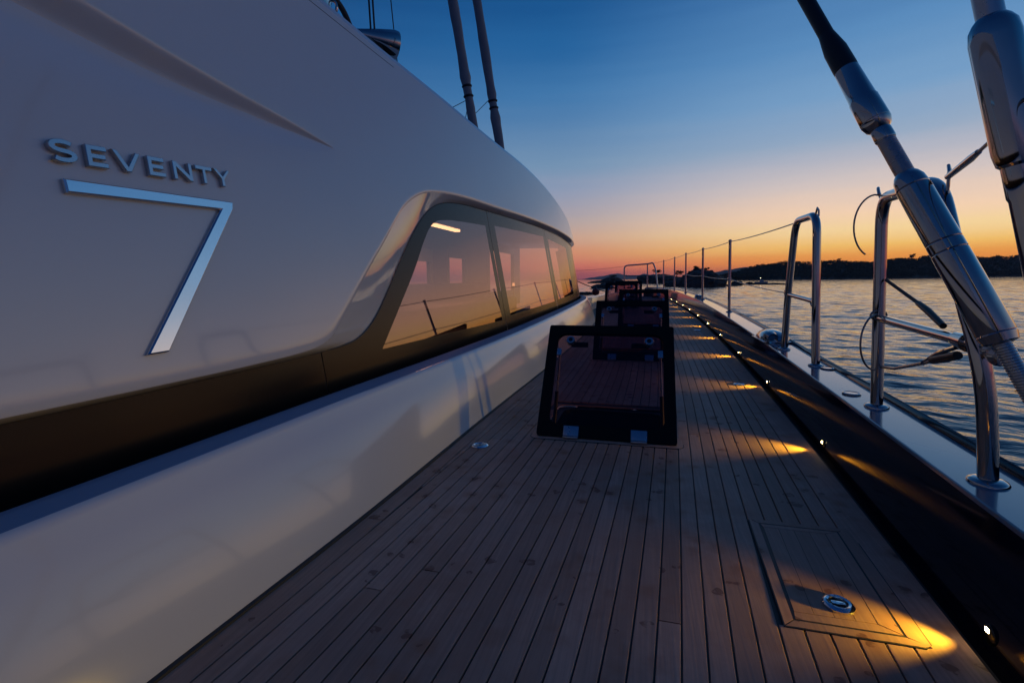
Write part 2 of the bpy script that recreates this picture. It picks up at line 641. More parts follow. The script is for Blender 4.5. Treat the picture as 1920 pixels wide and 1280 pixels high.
for i in range(28):
    r_of = lambda Y, i=i: bulw(Y) - .028 - .108 - i * PW - .0019
    l_raw = lambda Y, i=i: bulw(Y) - .028 - .108 - (i + 1) * PW + .0019
    l_of = lambda Y, l_raw=l_raw: max(l_raw(Y), lim(Y))
    # runs of y where the plank exists
    runs, cur = [], None
    for Y in frange(-2.5, 14.6, .02):
        ok = (r_of(Y) - l_of(Y) > .006) and not blocked((l_of(Y) + r_of(Y)) / 2, Y)
        if ok and cur is None:
            cur = [Y, Y]
        elif ok:
            cur[1] = Y
        elif cur is not None:
            runs.append(cur)
            cur = None
    if cur:
        runs.append(cur)
    for a, b_ in runs:
        if b_ - a < .05:
            continue
        y = a
        first = True
        while y < b_ - .02:
            ln = rnd.uniform(4.5, 8.0) if not first else rnd.uniform(2.0, 7.0)
            first = False
            e = b_ if b_ - (y + ln) < .7 else y + ln
            plank_piece('plank', l_of, r_of, y, e - (.0035 if e < b_ else 0))
            y = e
for a, b_ in ((-2.5, 1.32), (1.323, 4.1), (4.103, 7.6)):
    plank_piece('margin_board', lambda Y: left_edge(Y) + .006, lambda Y: lim(Y) - .0035, a, b_, step=.1)
for a, b_ in ((-2.5, .7), (.703, 3.05), (3.053, 5.9), (5.903, 9.0), (9.003, 14.8)):
    plank_piece('margin_board', lambda Y: bulw(Y) - .028 - .106, lambda Y: bulw(Y) - .028, a, b_, step=.1)

# ------------------------------------------------------------------ starboard bulwark
bul = thing('bulwark', (0, 0, 0), 'dark navy gloss bulwark with pale capping along the right edge of the deck', 'bulwark')
BH, BL = .25, .045
ys = frange(-2.6, 15.3, .1)
rows, cap, hull, gut = [], [], [], []
CW = .185
for Y in ys:
    x, z = bulw(Y), rise(Y)
    w = CW * min(1, max(.25, (16.2 - Y) / 3))
    gut.append([(x - .030, Y, z - .004), (x - .029, Y, z - .03), (x + .002, Y, z - .03)])
    rows.append([(x + BL * k / 6.0 - .006 * math.sin(math.pi * k / 6.0), Y, z - .032 + (BH - .012 + .032) * k / 6.0) for k in range(7)])
    xi = x + BL
    cap.append([(xi, Y, z + BH - .014), (xi + .001, Y, z + BH - .003), (xi + .004, Y, z + BH), (xi + w * .5, Y, z + BH + .001), (xi + w - .028, Y, z + BH)])
    xo = xi + w
    hull.append([(xo - .028, Y, z + BH - .002), (xo - .024, Y, z + BH + .014), (xo - .012, Y, z + BH + .021), (xo, Y, z + BH + .014), (xo + .005, Y, z + BH - .004), (xo + .004, Y, z + BH - .06), (xo - .03, Y, -.9), (xo - .12, Y, -2.4)])
grid('gutter', gut, 'caulk', bul, smooth=False)
grid('inner_face', rows, 'navy', bul)
grid('capping', cap, 'capping', bul, auto=24)
grid('outer_rail', hull, 'navy', bul, auto=50)

# inboard bulwark of the foredeck
ib = thing('foredeck_bulwark', (0, 0, 0), 'low white bulwark on the far left edge of the foredeck ahead of the windows', 'bulwark')
prof = []
for Y in frange(8.15, 15.3, .15):
    x, z = inb(Y), rise(Y)
    prof.append([(x + .005, Y, z - .02), (x, Y, z + .21), (x - .012, Y, z + .23), (x - .07, Y, z + .235), (x - .09, Y, z + .22), (x - .1, Y, -.5), (x - .1, Y, -2.4)])
grid('wall', prof, 'gelcoat', ib, auto=40)

# ------------------------------------------------------------------ coaming beside the cabin
co = thing('cabin_coaming', (0, 0, 0), 'glossy white coaming along the left side of the deck below the windows', 'coaming')
rows = []
top = []
for Y in frange(-2.6, 8.5, .08):
    b0, t0, z = cbase(Y), ctop(Y), rise(Y)
    H = .335
    r = [(b0 + .002, Y, z - .012), (b0, Y, z + .004)]
    for k in range(1, 9):
        q = k / 8.0
        x = b0 + (t0 + .016 - b0) * (.75 * q + .25 * q ** 4)
        r.append((x, Y, z + .004 + (H - .030) * q))
    for k in range(1, 7):
        a = math.pi / 2 * k / 6.0
        r.append((t0 + .016 - .020 * (1 - math.cos(a)) - .006 * math.sin(a), Y, z + H - .026 + .022 * math.sin(a)))
    rows.append(r)
    e = r[-1]
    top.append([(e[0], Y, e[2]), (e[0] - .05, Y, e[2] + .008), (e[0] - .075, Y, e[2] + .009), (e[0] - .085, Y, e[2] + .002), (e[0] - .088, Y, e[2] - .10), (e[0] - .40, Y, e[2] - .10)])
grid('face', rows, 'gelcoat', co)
grid('ledge', top, 'ledge_blue', co, auto=50)
base = [[(cbase(Y) + .0075, Y, rise(Y) - .004), (cbase(Y) + .006, Y, rise(Y) + .0055), (cbase(Y) - .004, Y, rise(Y) + .010)] for Y in frange(-2.6, 8.4, .1)]
grid('base_seal', base, 'caulk', co, smooth=False)

# ------------------------------------------------------------------ cabin superstructure
cab = thing('cabin', (0, 0, 0), 'large white yacht cabin with swept dark side windows on the left', 'cabin')
roof_z = table([(-1, 2.17), (.8, 2.145), (2.11, 2.122), (2.716, 2.096), (3.383, 2.068), (4.554, 2.012), (5.312, 1.988), (6.089, 1.925), (6.643, 1.85), (7.2, 1.745), (7.6, 1.625), (7.9, 1.50), (8.15, 1.40), (8.5, 1.36), (9.2, 1.34)])
LIP = [(-2.6, .478), (-.8, .476), (0, .474), (.677, .471), (1.017, .470), (1.40, .473), (1.561, .478), (1.682, .490), (1.781, .523), (1.86, .585), (1.977, .682), (2.122, .806), (2.305, .956), (2.467, 1.095), (2.56, 1.170), (2.667, 1.233), (2.76, 1.275), (2.853, 1.305), (3.048, 1.340), (3.25, 1.360), (3.538, 1.376), (4.083, 1.386), (5.131, 1.408), (6.378, 1.410), (7.33, 1.383), (7.769, 1.356), (8.2, 1.335), (8.7, 1.32), (9.2, 1.31)]
GLE = [(-2.6, .454), (-.8, .452), (0, .450), (.706, .447), (1.059, .446), (1.45, .447), (1.66, .450), (1.80, .455), (1.90, .460), (2.0, .474), (2.088, .506), (2.198, .573), (2.331, .687), (2.506, .853), (2.62, .955), (2.693, 1.017), (2.79, 1.095), (2.893, 1.167), (3.055, 1.251), (3.253, 1.305), (3.489, 1.331), (3.975, 1.347), (4.698, 1.359), (5.845, 1.372), (7.099, 1.346), (7.648, 1.315), (8.2, 1.30), (8.7, 1.29), (9.2, 1.28)]
lipf, glf = table(LIP), table(GLE)
sU = table([(-1, 1.86), (.3, 1.645), (1.025, 1.532), (1.219, 1.501), (1.512, 1.46), (1.806, 1.422), (2.02, 1.383)])
sC = table([(-1, 1.72), (.3, 1.545), (.888, 1.458), (1.055, 1.437), (1.292, 1.412), (1.626, 1.397), (1.895, 1.386), (2.02, 1.3795)])
sF = table([(-1, 1.36), (.3, 1.29), (.82, 1.262), (1.1, 1.262), (1.47, 1.273), (1.75, 1.305), (1.92, 1.335), (2.02, 1.372)])


def smooth(q):
    q = max(0.0, min(1.0, q))
    return q * q * (3 - 2 * q)


cols = []
NA, NB, NC, ND = 16, 8, 7, 14
stations = sorted(set([round(v, 4) for v in frange(-2.6, 1.5, .05) + frange(1.5, 3.6, .03) + frange(3.6, 9.2, .07)] + [2.02]))
for Y in stations:
    lo, hi = lipf(Y), max(roof_z(Y), lipf(Y) + .03)
    if Y < 2.02:
        F_, C_, U_ = sF(Y), sC(Y), sU(Y)
        F_ = max(F_, lo + .05)
        d = .62 * max(0.0, U_ - C_)
    else:
        g = smooth((Y - 2.02) / .9)
        f0, f1, f2 = 1.372, 1.3795, 1.383
        F_ = f0 + (lo + (hi - lo) * .45 - f0) * g
        C_ = f1 + (lo + (hi - lo) * .60 - f1) * g
        U_ = f2 + (lo + (hi - lo) * .72 - f2) * g
        d = 0
    c = []

    def put(z, dent=0.0):
        # soft roll of the shell into the window reveal
        near = max(0.0, 1 - (z - lo) / .022)
        roll = .006 * near * near
        c.append((wallx(Y, z) - dent - roll, Y, z))
    for k in range(NA):
        q = (k / NA) ** 1.6
        put(lo + (F_ - lo) * q)
    for k in range(NB):
        q = k / NB
        put(F_ + (C_ - F_) * q, d * (q ** 1.5))
    for k in range(NC):
        q = k / NC
        put(C_ + (U_ - C_) * q, d * (1 - smooth(q) ** .8))
    for k in range(ND + 1):
        q = k / ND
        put(U_ + (hi - U_) * q)
    cols.append(c)
grid('side_panel', cols, 'gelcoat_side', cab, auto=28, flip=True)

# roof edge and roof
rows = []
for Y in stations:
    hi = max(roof_z(Y), lipf(Y) + .03)
    x = wallx(Y, hi)
    f = 1.0 if Y < 7 else max(.2, 1 - (Y - 7) / 1.6)
    rows.append([(x - .003, Y, hi + .0005), (x - .006, Y, hi + .006), (x - .03, Y, hi + .045 * f), (x - .09, Y, hi + .07 * f), (x - .35, Y, hi + .10 * f), (x - 1.2, Y, hi + .14 * f), (-4.6, Y, hi + .16 * f)])
grid('roof', rows, 'gelcoat_side', cab, auto=30, flip=True)
box('roof_underside', (-4.55, -1.66, -2.5, 6.0, 1.55, 1.58), 'interior', cab)

rows = []
for Y in frange(-2.6, 2.75, .1):
    r = []
    for dz in (-.0415, -.040, -.0375, -.036):
        zz = roof_z(Y) + dz
        r.append((wallx(Y, zz) + (.0008 if dz in (-.040, -.0375) else -.001), Y, zz))
    rows.append(r)
grid('roof_joint', rows, 'caulk', cab, flip=True)

# reveal between shell and glass
OFF = .060
nl = 150


def along(poly, q):
    x = [p[0] for p in poly]
    L = [0]
    for p, p2 in zip(poly[:-1], poly[1:]):
        L.append(L[-1] + math.hypot(p2[0] - p[0], p2[1] - p[1]))
    s = q * L[-1]
    for i in range(len(poly) - 1):
        if s <= L[i + 1] or i == len(poly) - 2:
            f = (s - L[i]) / (L[i + 1] - L[i])
            return (poly[i][0] + (poly[i + 1][0] - poly[i][0]) * f, poly[i][1] + (poly[i + 1][1] - poly[i][1]) * f)


def dense(poly, fn):
    # pair lip and glass control points index by index
    out = []
    for i in range(len(poly) - 1):
        for k in range(6):
            out.append(poly[i][0] + (poly[i + 1][0] - poly[i][0]) * k / 6)
    out.append(poly[-1][0])
    return [(y, fn(y)) for y in out]


Ld, Gd = dense(LIP, lipf), dense(GLE, glf)
rows = []
for (yl, zl), (yg, zg) in zip(Ld, Gd):
    a = Vector((wallx(yl, zl) - .006, yl, zl))
    g = Vector((wallx(yg, zg, OFF + .004), yg, zg))
    r = []
    for k in range(7):
        q = k / 6.0
        p = a.lerp(g, q)
        p.x += .004 * math.sin(math.pi * q)
        r.append(p)
    rows.append(r)
grid('window_reveal', rows, 'gelcoat_gloss', cab, flip=False)
rows = []
for (yg, zg) in Gd:
    rows.append([(wallx(yg, zg, OFF + .001), yg, zg - .001), (wallx(yg, zg, OFF - .004), yg, zg + .002), (wallx(yg, zg, OFF - .002), yg, zg + .008)])
grid('window_gasket', rows, 'caulk', cab, smooth=False)

# cabin glass: dark printed band, then panes with clear centres


def gstrip(name, y0, y1, lo, hi, mat, parent, off=OFF, step=.06, nz=6, flip=False):
    rows = []
    for Y in frange(y0, y1, step):
        a, b_ = lo(Y), hi(Y)
        rows.append([(wallx(Y, a + (b_ - a) * k / nz, off), Y, a + (b_ - a) * k / nz) for k in range(nz + 1)])
    return grid(name, rows, mat, parent, flip=flip)


gbot = lambda Y: .20 + .5 * rise(Y)
gtop = lambda Y: glf(Y) + .004
S1, S2, S3, S4 = 1.755, 4.015, 5.90, 7.27
seam = .007
gstrip('glass_band', -2.6, S1 - seam / 2, gbot, gtop, 'window_border', cab, flip=True)
# pane 1 with the raked rear edge
c1lo = lambda Y: .405 + .004 * (Y - 2.2)
rake = table([(2.20, .405), (2.42, .60), (2.687, .845), (2.85, 1.015), (2.94, 1.095), (3.03, 1.145), (3.2, 1.178), (3.45, 1.195), (3.93, 1.215)])
c1hi = lambda Y: max(rake(Y), c1lo(Y) + .0005)


def joined(name, parts, mat, parent):
    vs, fs = [], []
    for y0, y1, lo, hi in parts:
        Ys = frange(y0, y1, .05)
        nz = 6
        b0 = len(vs)
        for Y in Ys:
            a, b_ = lo(Y), hi(Y)
            for k in range(nz + 1):
                z = a + (b_ - a) * k / nz
                vs.append((wallx(Y, z, OFF), Y, z))
        for i in range(len(Ys) - 1):
            for k in range(nz):
                q = b0 + i * (nz + 1) + k
                fs.append((q, q + nz + 1, q + nz + 2, q + 1))
    return mesh(name, vs, fs, mat, parent, True)


def pane(y0, y1, ca, cb, clo, chi, label):
    p = joined('window_border', [(y0, ca, gbot, gtop), (ca, cb, gbot, clo), (ca, cb, chi, gtop), (cb, y1, gbot, gtop)], 'window_border', cab)
    vs, fs = [], []
    Ys = frange(ca, cb, .05)
    for Y in Ys:
        a, b_ = clo(Y), chi(Y)
        for k in range(9):
            z = a + (b_ - a) * k / 8
            vs.append((wallx(Y, z, OFF), Y, z))
    for i in range(len(Ys) - 1):
        for k in range(8):
            q = i * 9 + k
            fs.append((q, q + 9, q + 10, q + 1))
    g = mesh('window_pane', vs, fs, 'window_glass', cab, True)
    g['label'] = label
    return g


pane(S1 + seam / 2, S2 - seam / 2, 2.205, 3.93, c1lo, c1hi, 'raked rear pane showing the lit cabin')
pane(S2 + seam / 2, S3 - seam / 2, 4.15, 5.80, lambda Y: .44 + .03 * (Y - 4.15), lambda Y: 1.235 + .024 * (Y - 4.15), 'middle pane reflecting the sunset')
pane(S3 + seam / 2, S4 - seam / 2, 6.03, 7.18, lambda Y: .505 + .03 * (Y - 6.0), lambda Y: 1.265 - .04 * (Y - 6.0), 'forward pane reflecting the sunset')
gstrip('front_glass', S4 + seam / 2, 9.2, gbot, gtop, 'window_border', cab, flip=True)
for s in (S1, S2, S3, S4):
    gstrip('glass_joint', s - seam / 2, s + seam / 2, gbot, gtop, 'caulk', cab, off=OFF + .003, step=.01, flip=True)

# inside of the cabin
inr = cab
box('cabin_floor', (-4.4, -1.45, 1.2, 8.3, .22, .25), 'dark_floor', cab)
vs, fs = [], []


def far_wall(openings, x, y0, y1, z0, z1):
    yc = sorted(set([y0, y1] + [v for o in openings for v in (o[0], o[1])]))
    zc = sorted(set([z0, z1] + [v for o in openings for v in (o[2], o[3])]))
    P, F = [], []
    for a, b_ in zip(yc[:-1], yc[1:]):
        for c, d in zip(zc[:-1], zc[1:]):
            my, mz = (a + b_) / 2, (c + d) / 2
            if any(o[0] < my < o[1] and o[2] < mz < o[3] for o in openings):
                continue
            v_, f_ = box_data(x - .04, x, a, b_, c, d)
            k = len(P)
            P += v_
            F += [tuple(i + k for i in f) for f in f_]
    return P, F


OPEN = [(4.95, 5.62, .45, 1.08), (6.20, 6.85, .50, 1.16), (8.0, 9.6, .55, 1.36)]
P_, F_ = far_wall(OPEN, -2.62, 1.3, 10.2, .25, 1.56)
mesh('cabin_inner_wall', P_, F_, 'interior', cab)
for (a, b_, c, d) in OPEN:
    box('window_blind', (-2.60, -2.585, a - .03, b_ + .03, d - .09, d + .07), 'blind', cab)
    box('window_frame', (-2.61, -2.59, a - .04, a, c - .04, d), 'blind', cab)
    box('window_frame', (-2.61, -2.59, b_, b_ + .04, c - .04, d), 'blind', cab)
    box('window_frame', (-2.61, -2.59, a, b_, c - .04, c), 'blind', cab)
box('settee', (-2.55, -1.95, 3.2, 7.4, .25, .50), 'settee', cab, bev=.04)
box('settee_back', (-2.58, -2.44, 3.2, 7.4, .505, .72), 'settee', cab, bev=.04)
box('inner_ceiling', (-2.6, -1.62, 2.5, 5.2, 1.44, 1.46), 'interior', cab)
cl = thing('cabin_light', (-2.0, 4.72, 1.30), 'warm lit strip lamp glowing inside the rear cabin window', 'lamp')
box('diffuser', (-.03, .03, -.32, .32, -.012, .012), 'cabin_lamp', cl, bev=.004)
box('housing', (-.04, .04, -.34, .34, .014, .14), 'interior', cl)
ld = bpy.data.lights.new('cabin_glow', 'AREA')
ld.shape = 'RECTANGLE'
ld.size, ld.size_y = .06, .62
ld.energy = 3.6
ld.color = (1.0, .58, .42)
lo_ = bpy.data.objects.new('glow', ld)
COL.objects.link(lo_)
lo_.parent = cl
lo_.location = (0, 0, -.018)

tl = thing('table_lamp', (-2.0, 7.37, .60), 'small warm table lamp glowing behind the middle cabin pane', 'lamp')
lathe('shade', (0, 0, .06), (0, 0, .11), [(0, .024), (1, .015)], 'table_lamp_glow', tl, 16)
lathe('stem', (0, 0, -.12), (0, 0, .06), [(0, .03), (.05, .03), (.1, .006), (1, .006)], 'black', tl, 12)

# ------------------------------------------------------------------ chrome name on the cabin side
nm = thing('name_badge', on_wall(1.1, .8), 'chrome raised lettering SEVENTY above a large slanted numeral 7 on the white cabin side', 'sign')
NB_INV = Matrix.Translation(on_wall(1.1, .8)).inverted()


def raised(name, outline, fmap, out, mat, parent, bev=.0025):
    """outline: ccw list of 2D points; extruded off the cabin side"""
    bm = bmesh.new()
    lo = [bm.verts.new(fmap(u, v_, 0.0005)) for u, v_ in outline]
    cx = sum(p[0] for p in outline) / len(outline)
    hi = [bm.verts.new(fmap(u, v_, out)) for u, v_ in outline]
    n = len(outline)
    for i in range(n):
        bm.faces.new((lo[i], lo[(i + 1) % n], hi[(i + 1) % n], hi[i]))
    f = bm.faces.new(hi)
    bm.normal_update()
    bmesh.ops.recalc_face_normals(bm, faces=bm.faces[:])
    if bev:
        ed = [e for e in f.edges]
        bmesh.ops.bevel(bm, geom=ed, offset=bev, segments=1, affect='EDGES')
    bmesh.ops.triangulate(bm, faces=[f_ for f_ in bm.faces if len(f_.verts) > 4])
    me = bpy.data.meshes.new(name)
    bm.to_mesh(me)
    bm.free()
    me.transform(NB_INV)
    return link(name, me, mat, parent)


tmap = lambda u, v_, o: on_wall(.852 + u * .53, 1.050 + u * .028 + v_ * .057, o)
th = .235   # stroke over height


def E_(x0, x1):
    w = th * .105
    return [(x0, 0), (x1, 0), (x1, th), (x0 + w, th), (x0 + w, .5 - th / 2), (x1 - .008, .5 - th / 2), (x1 - .008, .5 + th / 2), (x0 + w, .5 + th / 2), (x0 + w, 1 - th), (x1, 1 - th), (x1, 1), (x0, 1)]


def V_(x0, x1):
    w = .026
    m_ = (x0 + x1) / 2
    return [(m_ - w * .5, 0), (m_ + w * .5, 0), (x1, 1), (x1 - w, 1), (m_, .27), (x0 + w, 1), (x0, 1)]


def N_(x0, x1):
    w = .022
    return [(x0, 0), (x0 + w, 0), (x0 + w, .66), (x1 - w, 0), (x1, 0), (x1, 1), (x1 - w, 1), (x1 - w, .34), (x0 + w, 1), (x0, 1)]


def T_(x0, x1):
    w = .011
    m_ = (x0 + x1) / 2
    return [(m_ - w, 0), (m_ + w, 0), (m_ + w, 1 - th), (x1, 1 - th), (x1, 1), (x0, 1), (x0, 1 - th), (m_ - w, 1 - th)]


def Y_(x0, x1):
    w = .011
    m_ = (x0 + x1) / 2
    return [(m_ - w, 0), (m_ + w, 0), (m_ + w, .42), (x1, 1), (x1 - .026, 1), (m_, .60), (x0 + .026, 1), (x0, 1), (m_ - w, .42)]


def S_(x0, x1):
    cx, hw = (x0 + x1) / 2, (x1 - x0) / 2
    cl_ = []
    for k in range(11):
        a = R(35 + k * (235) / 10.0)
        cl_.append((math.cos(a) * (hw - .011), .5 + .2 + math.sin(a) * .2 + .10 * 0))
    for k in range(11):
        a = R(90 - k * (235) / 10.0)
        cl_.append((math.cos(a) * (hw - .011), .30 + math.sin(a) * .2))
    # centre line from upper right, over the top, through the middle, to lower left
    pts = []
    for (x, y) in cl_:
        pts.append((cx + x, y))
    pts = [p for i, p in enumerate(pts) if i == 0 or math.hypot((p[0] - pts[i - 1][0]) * 9, p[1] - pts[i - 1][1]) > .01]
    L_, R_ = [], []
    for i, p in enumerate(pts):
        a = pts[max(0, i - 1)]
        c = pts[min(len(pts) - 1, i + 1)]
        dx, dy = (c[0] - a[0]) * 9.3, c[1] - a[1]
        l = math.hypot(dx, dy) or 1
        nx, ny = -dy / l, dx / l
        L_.append((p[0] + nx * th / 2 / 9.3, p[1] + ny * th / 2))
        R_.append((p[0] - nx * th / 2 / 9.3, p[1] - ny * th / 2))
    return L_ + R_[::-1]


for fn, a, b_ in ((S_, 0, .115), (E_, .155, .25), (V_, .275, .42), (E_, .455, .55), (N_, .60, .72), (T_, .745, .86), (Y_, .87, 1.0)):
    raised('letter', fn(a, b_), tmap, .014, 'steel_satin', nm, bev=.0015)
smap = lambda u, v_, o: on_wall(u, v_, o)
raised('numeral', [(.872, 1.011), (.874, .976), (1.316, .994), (.991, .557), (1.052, .558), (1.366, 1.0), (1.372, 1.027)], smap, .014, 'chrome', nm, bev=.004)

# ------------------------------------------------------------------ deck hatches with raised lids
TILT = R(52)


def rrect(w, h, r, x0=0, y0=0, n=6):
    pts = []
    for cx, cy, a0 in ((x0 + w - r, y0 + h - r, 0), (x0 + r, y0 + h - r, 90), (x0 + r, y0 + r, 180), (x0 + w - r, y0 + r, 270)):
        for k in range(n + 1):
            a = R(a0 + 90 * k / n)
            pts.append((cx + r * math.cos(a), cy + r * math.sin(a)))
    return pts


def ring_mesh(outer, inner, z0, z1):
    n = len(outer)
    vs = [(x, y, z0) for x, y in outer] + [(x, y, z0) for x, y in inner] + [(x, y, z1) for x, y in outer] + [(x, y, z1) for x, y in inner]
    fs = []
    for i in range(n):
        j = (i + 1) % n
        fs += [(2 * n + i, 2 * n + j, 3 * n + j, 3 * n + i), (j, i, n + i, n + j), (i, j, 2 * n + j, 2 * n + i), (n + j, n + i, 3 * n + i, 3 * n + j)]
    return vs, fs


def make_hatch(label):
    t = thing('deck_hatch', (0, 0, 0), label, 'hatch', 'raised deck hatches')
    # everything local: hinge line on y = 0, opening runs forward
    o, i_ = rrect(HW + .05, HL + .05, .035, -HW / 2 - .025, -.028), rrect(HW - .02, HL - .02, .05, -HW / 2 + .01, 0.01)
    vs, fs = ring_mesh(o, i_, -.005, .0012)
    mesh('deck_trim', vs, fs, 'teak', t)
    o2, i2 = rrect(HW + .057, HL + .057, .038, -HW / 2 - .0285, -.0315), rrect(HW + .05, HL + .05, .035, -HW / 2 - .025, -.028)
    vs, fs = ring_mesh(o2, i2, -.006, .0005)
    mesh('trim_seam', vs, fs, 'caulk', t)
    o, i_ = rrect(HW - .02, HL - .02, .05, -HW / 2 + .01, .01), rrect(HW - .10, HL - .10, .06, -HW / 2 + .05, .05)
    vs, fs = ring_mesh(o, i_, -.035, -.012)
    mesh('seat_flange', vs, fs, 'hatch_frame', t)
    # well going down
    n = len(i_)
    vs = [(x, y, -.012) for x, y in i_] + [(x, y, -.40) for x, y in i_]
    fs = [(k, (k + 1) % n, n + (k + 1) % n, n + k) for k in range(n)] + [tuple(n + k for k in range(n))]
    mesh('well', vs, fs, 'black', t)
    T = Matrix.Translation((0, 0, .008)) @ Matrix.Rotation(TILT, 4, 'X')
    o, i_ = rrect(HW, HL, .012, -HW / 2, 0), rrect(HW - .105, HL - .115, .045, -HW / 2 + .0525, .062)
    vs, fs = ring_mesh(o, i_, -.020, .0)
    lid = mesh('lid_frame', vs, fs, 'hatch_frame', t)
    lid.data.transform(T)
    n = len(i_)
    vs = [(x, y, -.004) for x, y in i_] + [(x, y, -.014) for x, y in i_]
    fs = [tuple(range(n)), tuple(range(2 * n - 1, n - 1, -1))]
    g = mesh('pane', vs, fs, 'hatch_glass', lid)
    g.data.transform(T)
    for sx in (-1, 1):
        h = lathe('handle', (sx * (HW / 2 - .12), HL - .092, -.016), (sx * (HW / 2 - .12), HL - .092, .006), [(0, .024), (.7, .024), (1, .021), (1, .012), (.6, .011)], 'steel_satin', lid, 20)
        h.data.transform(T)
        k = lathe('handle_knob', (sx * (HW / 2 - .12), HL - .092, -.03), (sx * (HW / 2 - .12), HL - .092, .003), [(0, .010), (1, .0095)], 'black', lid, 14)
        k.data.transform(T)
        lv = box('handle_lever', (sx * (HW / 2 - .12) - (.0 if sx < 0 else .09), sx * (HW / 2 - .12) + (.09 if sx < 0 else .0), HL - .112, HL - .085, -.045, -.030), 'black', lid, bev=.006, mw=T)
        br = box('strut_bracket', (sx * (HW / 2 - .066) - .012, sx * (HW / 2 - .066) + .012, HL - .185, HL - .145, -.003, .003), 'steel_satin', lid, bev=.002, mw=T)
        a = T @ Vector((sx * (HW / 2 - .066), HL - .17, -.022))
        e = Vector((sx * (HW / 2 - .055), .16, -.03))
        tube('strut', [a, e], .006, 'steel_satin', t, 10)
        tube('strut_sleeve', [a.lerp(e, .48), a.lerp(e, 1.0)], .010, 'black', t, 10)
        box('hinge', (sx * .155 - .036, sx * .155 + .036, -.016, .03, .004, .014), 'steel_satin', t, bev=.003)
        box('hinge_leaf', (sx * .155 - .036, sx * .155 + .036, .004, .052, .001, .007), 'steel_satin', lid, bev=.002, mw=T)
    return t


labels = ['large tinted deck hatch with black frame propped open nearest the camera',
          'second open deck hatch, just beyond the large near one',
          'third open deck hatch from the camera, right of the far pair',
          'fourth open deck hatch, first of the far pair to the left',
          'farthest open deck hatch near the bow rail']
h0 = make_hatch(labels[0])
for k, (hx_, hy_) in enumerate(HATCH):
    h = h0 if k == 0 else copy_tree(h0)
    h.location = (hx_, hy_, rise(hy_))
    h['label'] = labels[k]

# ------------------------------------------------------------------ flush locker hatch with chrome latch
lk = thing('locker_hatch', (.43, 1.36, 0), 'flush teak locker lid with chrome ring latch at lower right of the deck', 'hatch')
LI = Matrix.Translation((-.43, -1.36, 0))
x0, x1, y0, y1 = LOCK['x0'], LOCK['x1'], LOCK['y0'], LOCK['y1']


def quadbox(name, pts, z0, z1, mat, parent):
    vs = [(x, y, z0) for x, y in pts] + [(x, y, z1) for x, y in pts]
    n = len(pts)
    fs = [tuple(range(n))[::-1], tuple(range(n, 2 * n))] + [(k, (k + 1) % n, n + (k + 1) % n, n + k) for k in range(n)]
    o = mesh(name, vs, fs, mat, parent)
    o.data.transform(LI)
    return o


xc = lambda s, Y: x0(Y) + (x1(Y) - x0(Y)) * s
g = .022
A = [(x0(y0) - g, y0 - g), (x1(y0) + g + .012, y0 - g), (x1(y1) + g + .012, y1 + g), (x0(y1) - g, y1 + g)]
Bq = [(x0(y0), y0), (x1(y0), y0), (x1(y1), y1), (x0(y1), y1)]
quadbox('trim_seam', [(A[0][0] - .003, A[0][1] - .003), (A[1][0] - .012, A[1][1] - .003), (A[1][0] + .003, A[1][1] + .012), (A[2][0] + .003, A[2][1] + .003), (A[3][0] - .003, A[3][1] + .003)], -.005, .0002, 'caulk', lk)
for k in range(4):
    j = (k + 1) % 4
    p = [A[k], A[j], Bq[j], Bq[k]]
    cx, cy = sum(q[0] for q in p) / 4, sum(q[1] for q in p) / 4
    p = [(cx + (q[0] - cx) * .988, cy + (q[1] - cy) * .988) for q in p]
    if k == 0:
        p = [p[0], (p[1][0] - .012, p[1][1]), (p[1][0], p[1][1] + .006), p[2], p[3]]
    quadbox('trim_board', p, -.005, .0009, 'teak', lk)
s = .005
Cq = [(x0(y0) + s, y0 + s), (x1(y0) - s, y0 + s), (x1(y1) - s, y1 - s), (x0(y1) + s, y1 - s)]
w = .026
Dq = [(Cq[0][0] + .004, Cq[0][1] + w), (Cq[1][0] - w * 1.4, Cq[1][1] + w), (Cq[2][0] - w * 1.4, Cq[2][1] - .02), (Cq[3][0] + .004, Cq[3][1] - .02)]
quadbox('lid_base', Cq, -.005, -.0020, 'caulk', lk)
quadbox('lid_border', [Cq[0], Cq[1], (Dq[1][0], Dq[1][1] - .0015), (Dq[0][0], Dq[0][1] - .0015)], .0001, .0011, 'teak', lk)
quadbox('lid_border', [(Cq[1][0], Cq[1][1] + .002), Cq[2], (Dq[2][0] + .0015, Dq[2][1]), (Dq[1][0] + .0015, Dq[1][1] + .001)], .0001, .0011, 'teak', lk)
quadbox('lid_border', [(Dq[3][0], Dq[3][1] + .0015), (Dq[2][0], Dq[2][1] + .0015), (Cq[2][0] - .003, Cq[2][1]), Cq[3]], .0001, .0011, 'teak', lk)
for k in range(4):
    f0, f1 = k / 4 + .004, (k + 1) / 4 - .004
    L1 = lambda f: (Dq[0][0] + (Dq[1][0] - Dq[0][0]) * f, Dq[0][1])
    L2 = lambda f: (Dq[3][0] + (Dq[2][0] - Dq[3][0]) * f, Dq[3][1])
    quadbox('plank', [L1(f0), L1(f1), L2(f1), L2(f0)], .0001, .0011, 'teak', lk)
lt = lathe('latch', (0, -.142, .0005), (0, -.142, .0115), [(0, .0330), (.45, .0325), (.8, .029), (.95, .025), (.8, .020), (.1, .018), (.05, .002)], 'chrome', lk, 28)
lathe('latch_core', (0, -.142, .0032), (0, -.142, .0050), [(0, .0165), (1, .0165)], 'black', lt, 20)
box('latch_pull', (-.014, .014, -.1475, -.1365, .0055, .0085), 'chrome', lt, bev=.001)

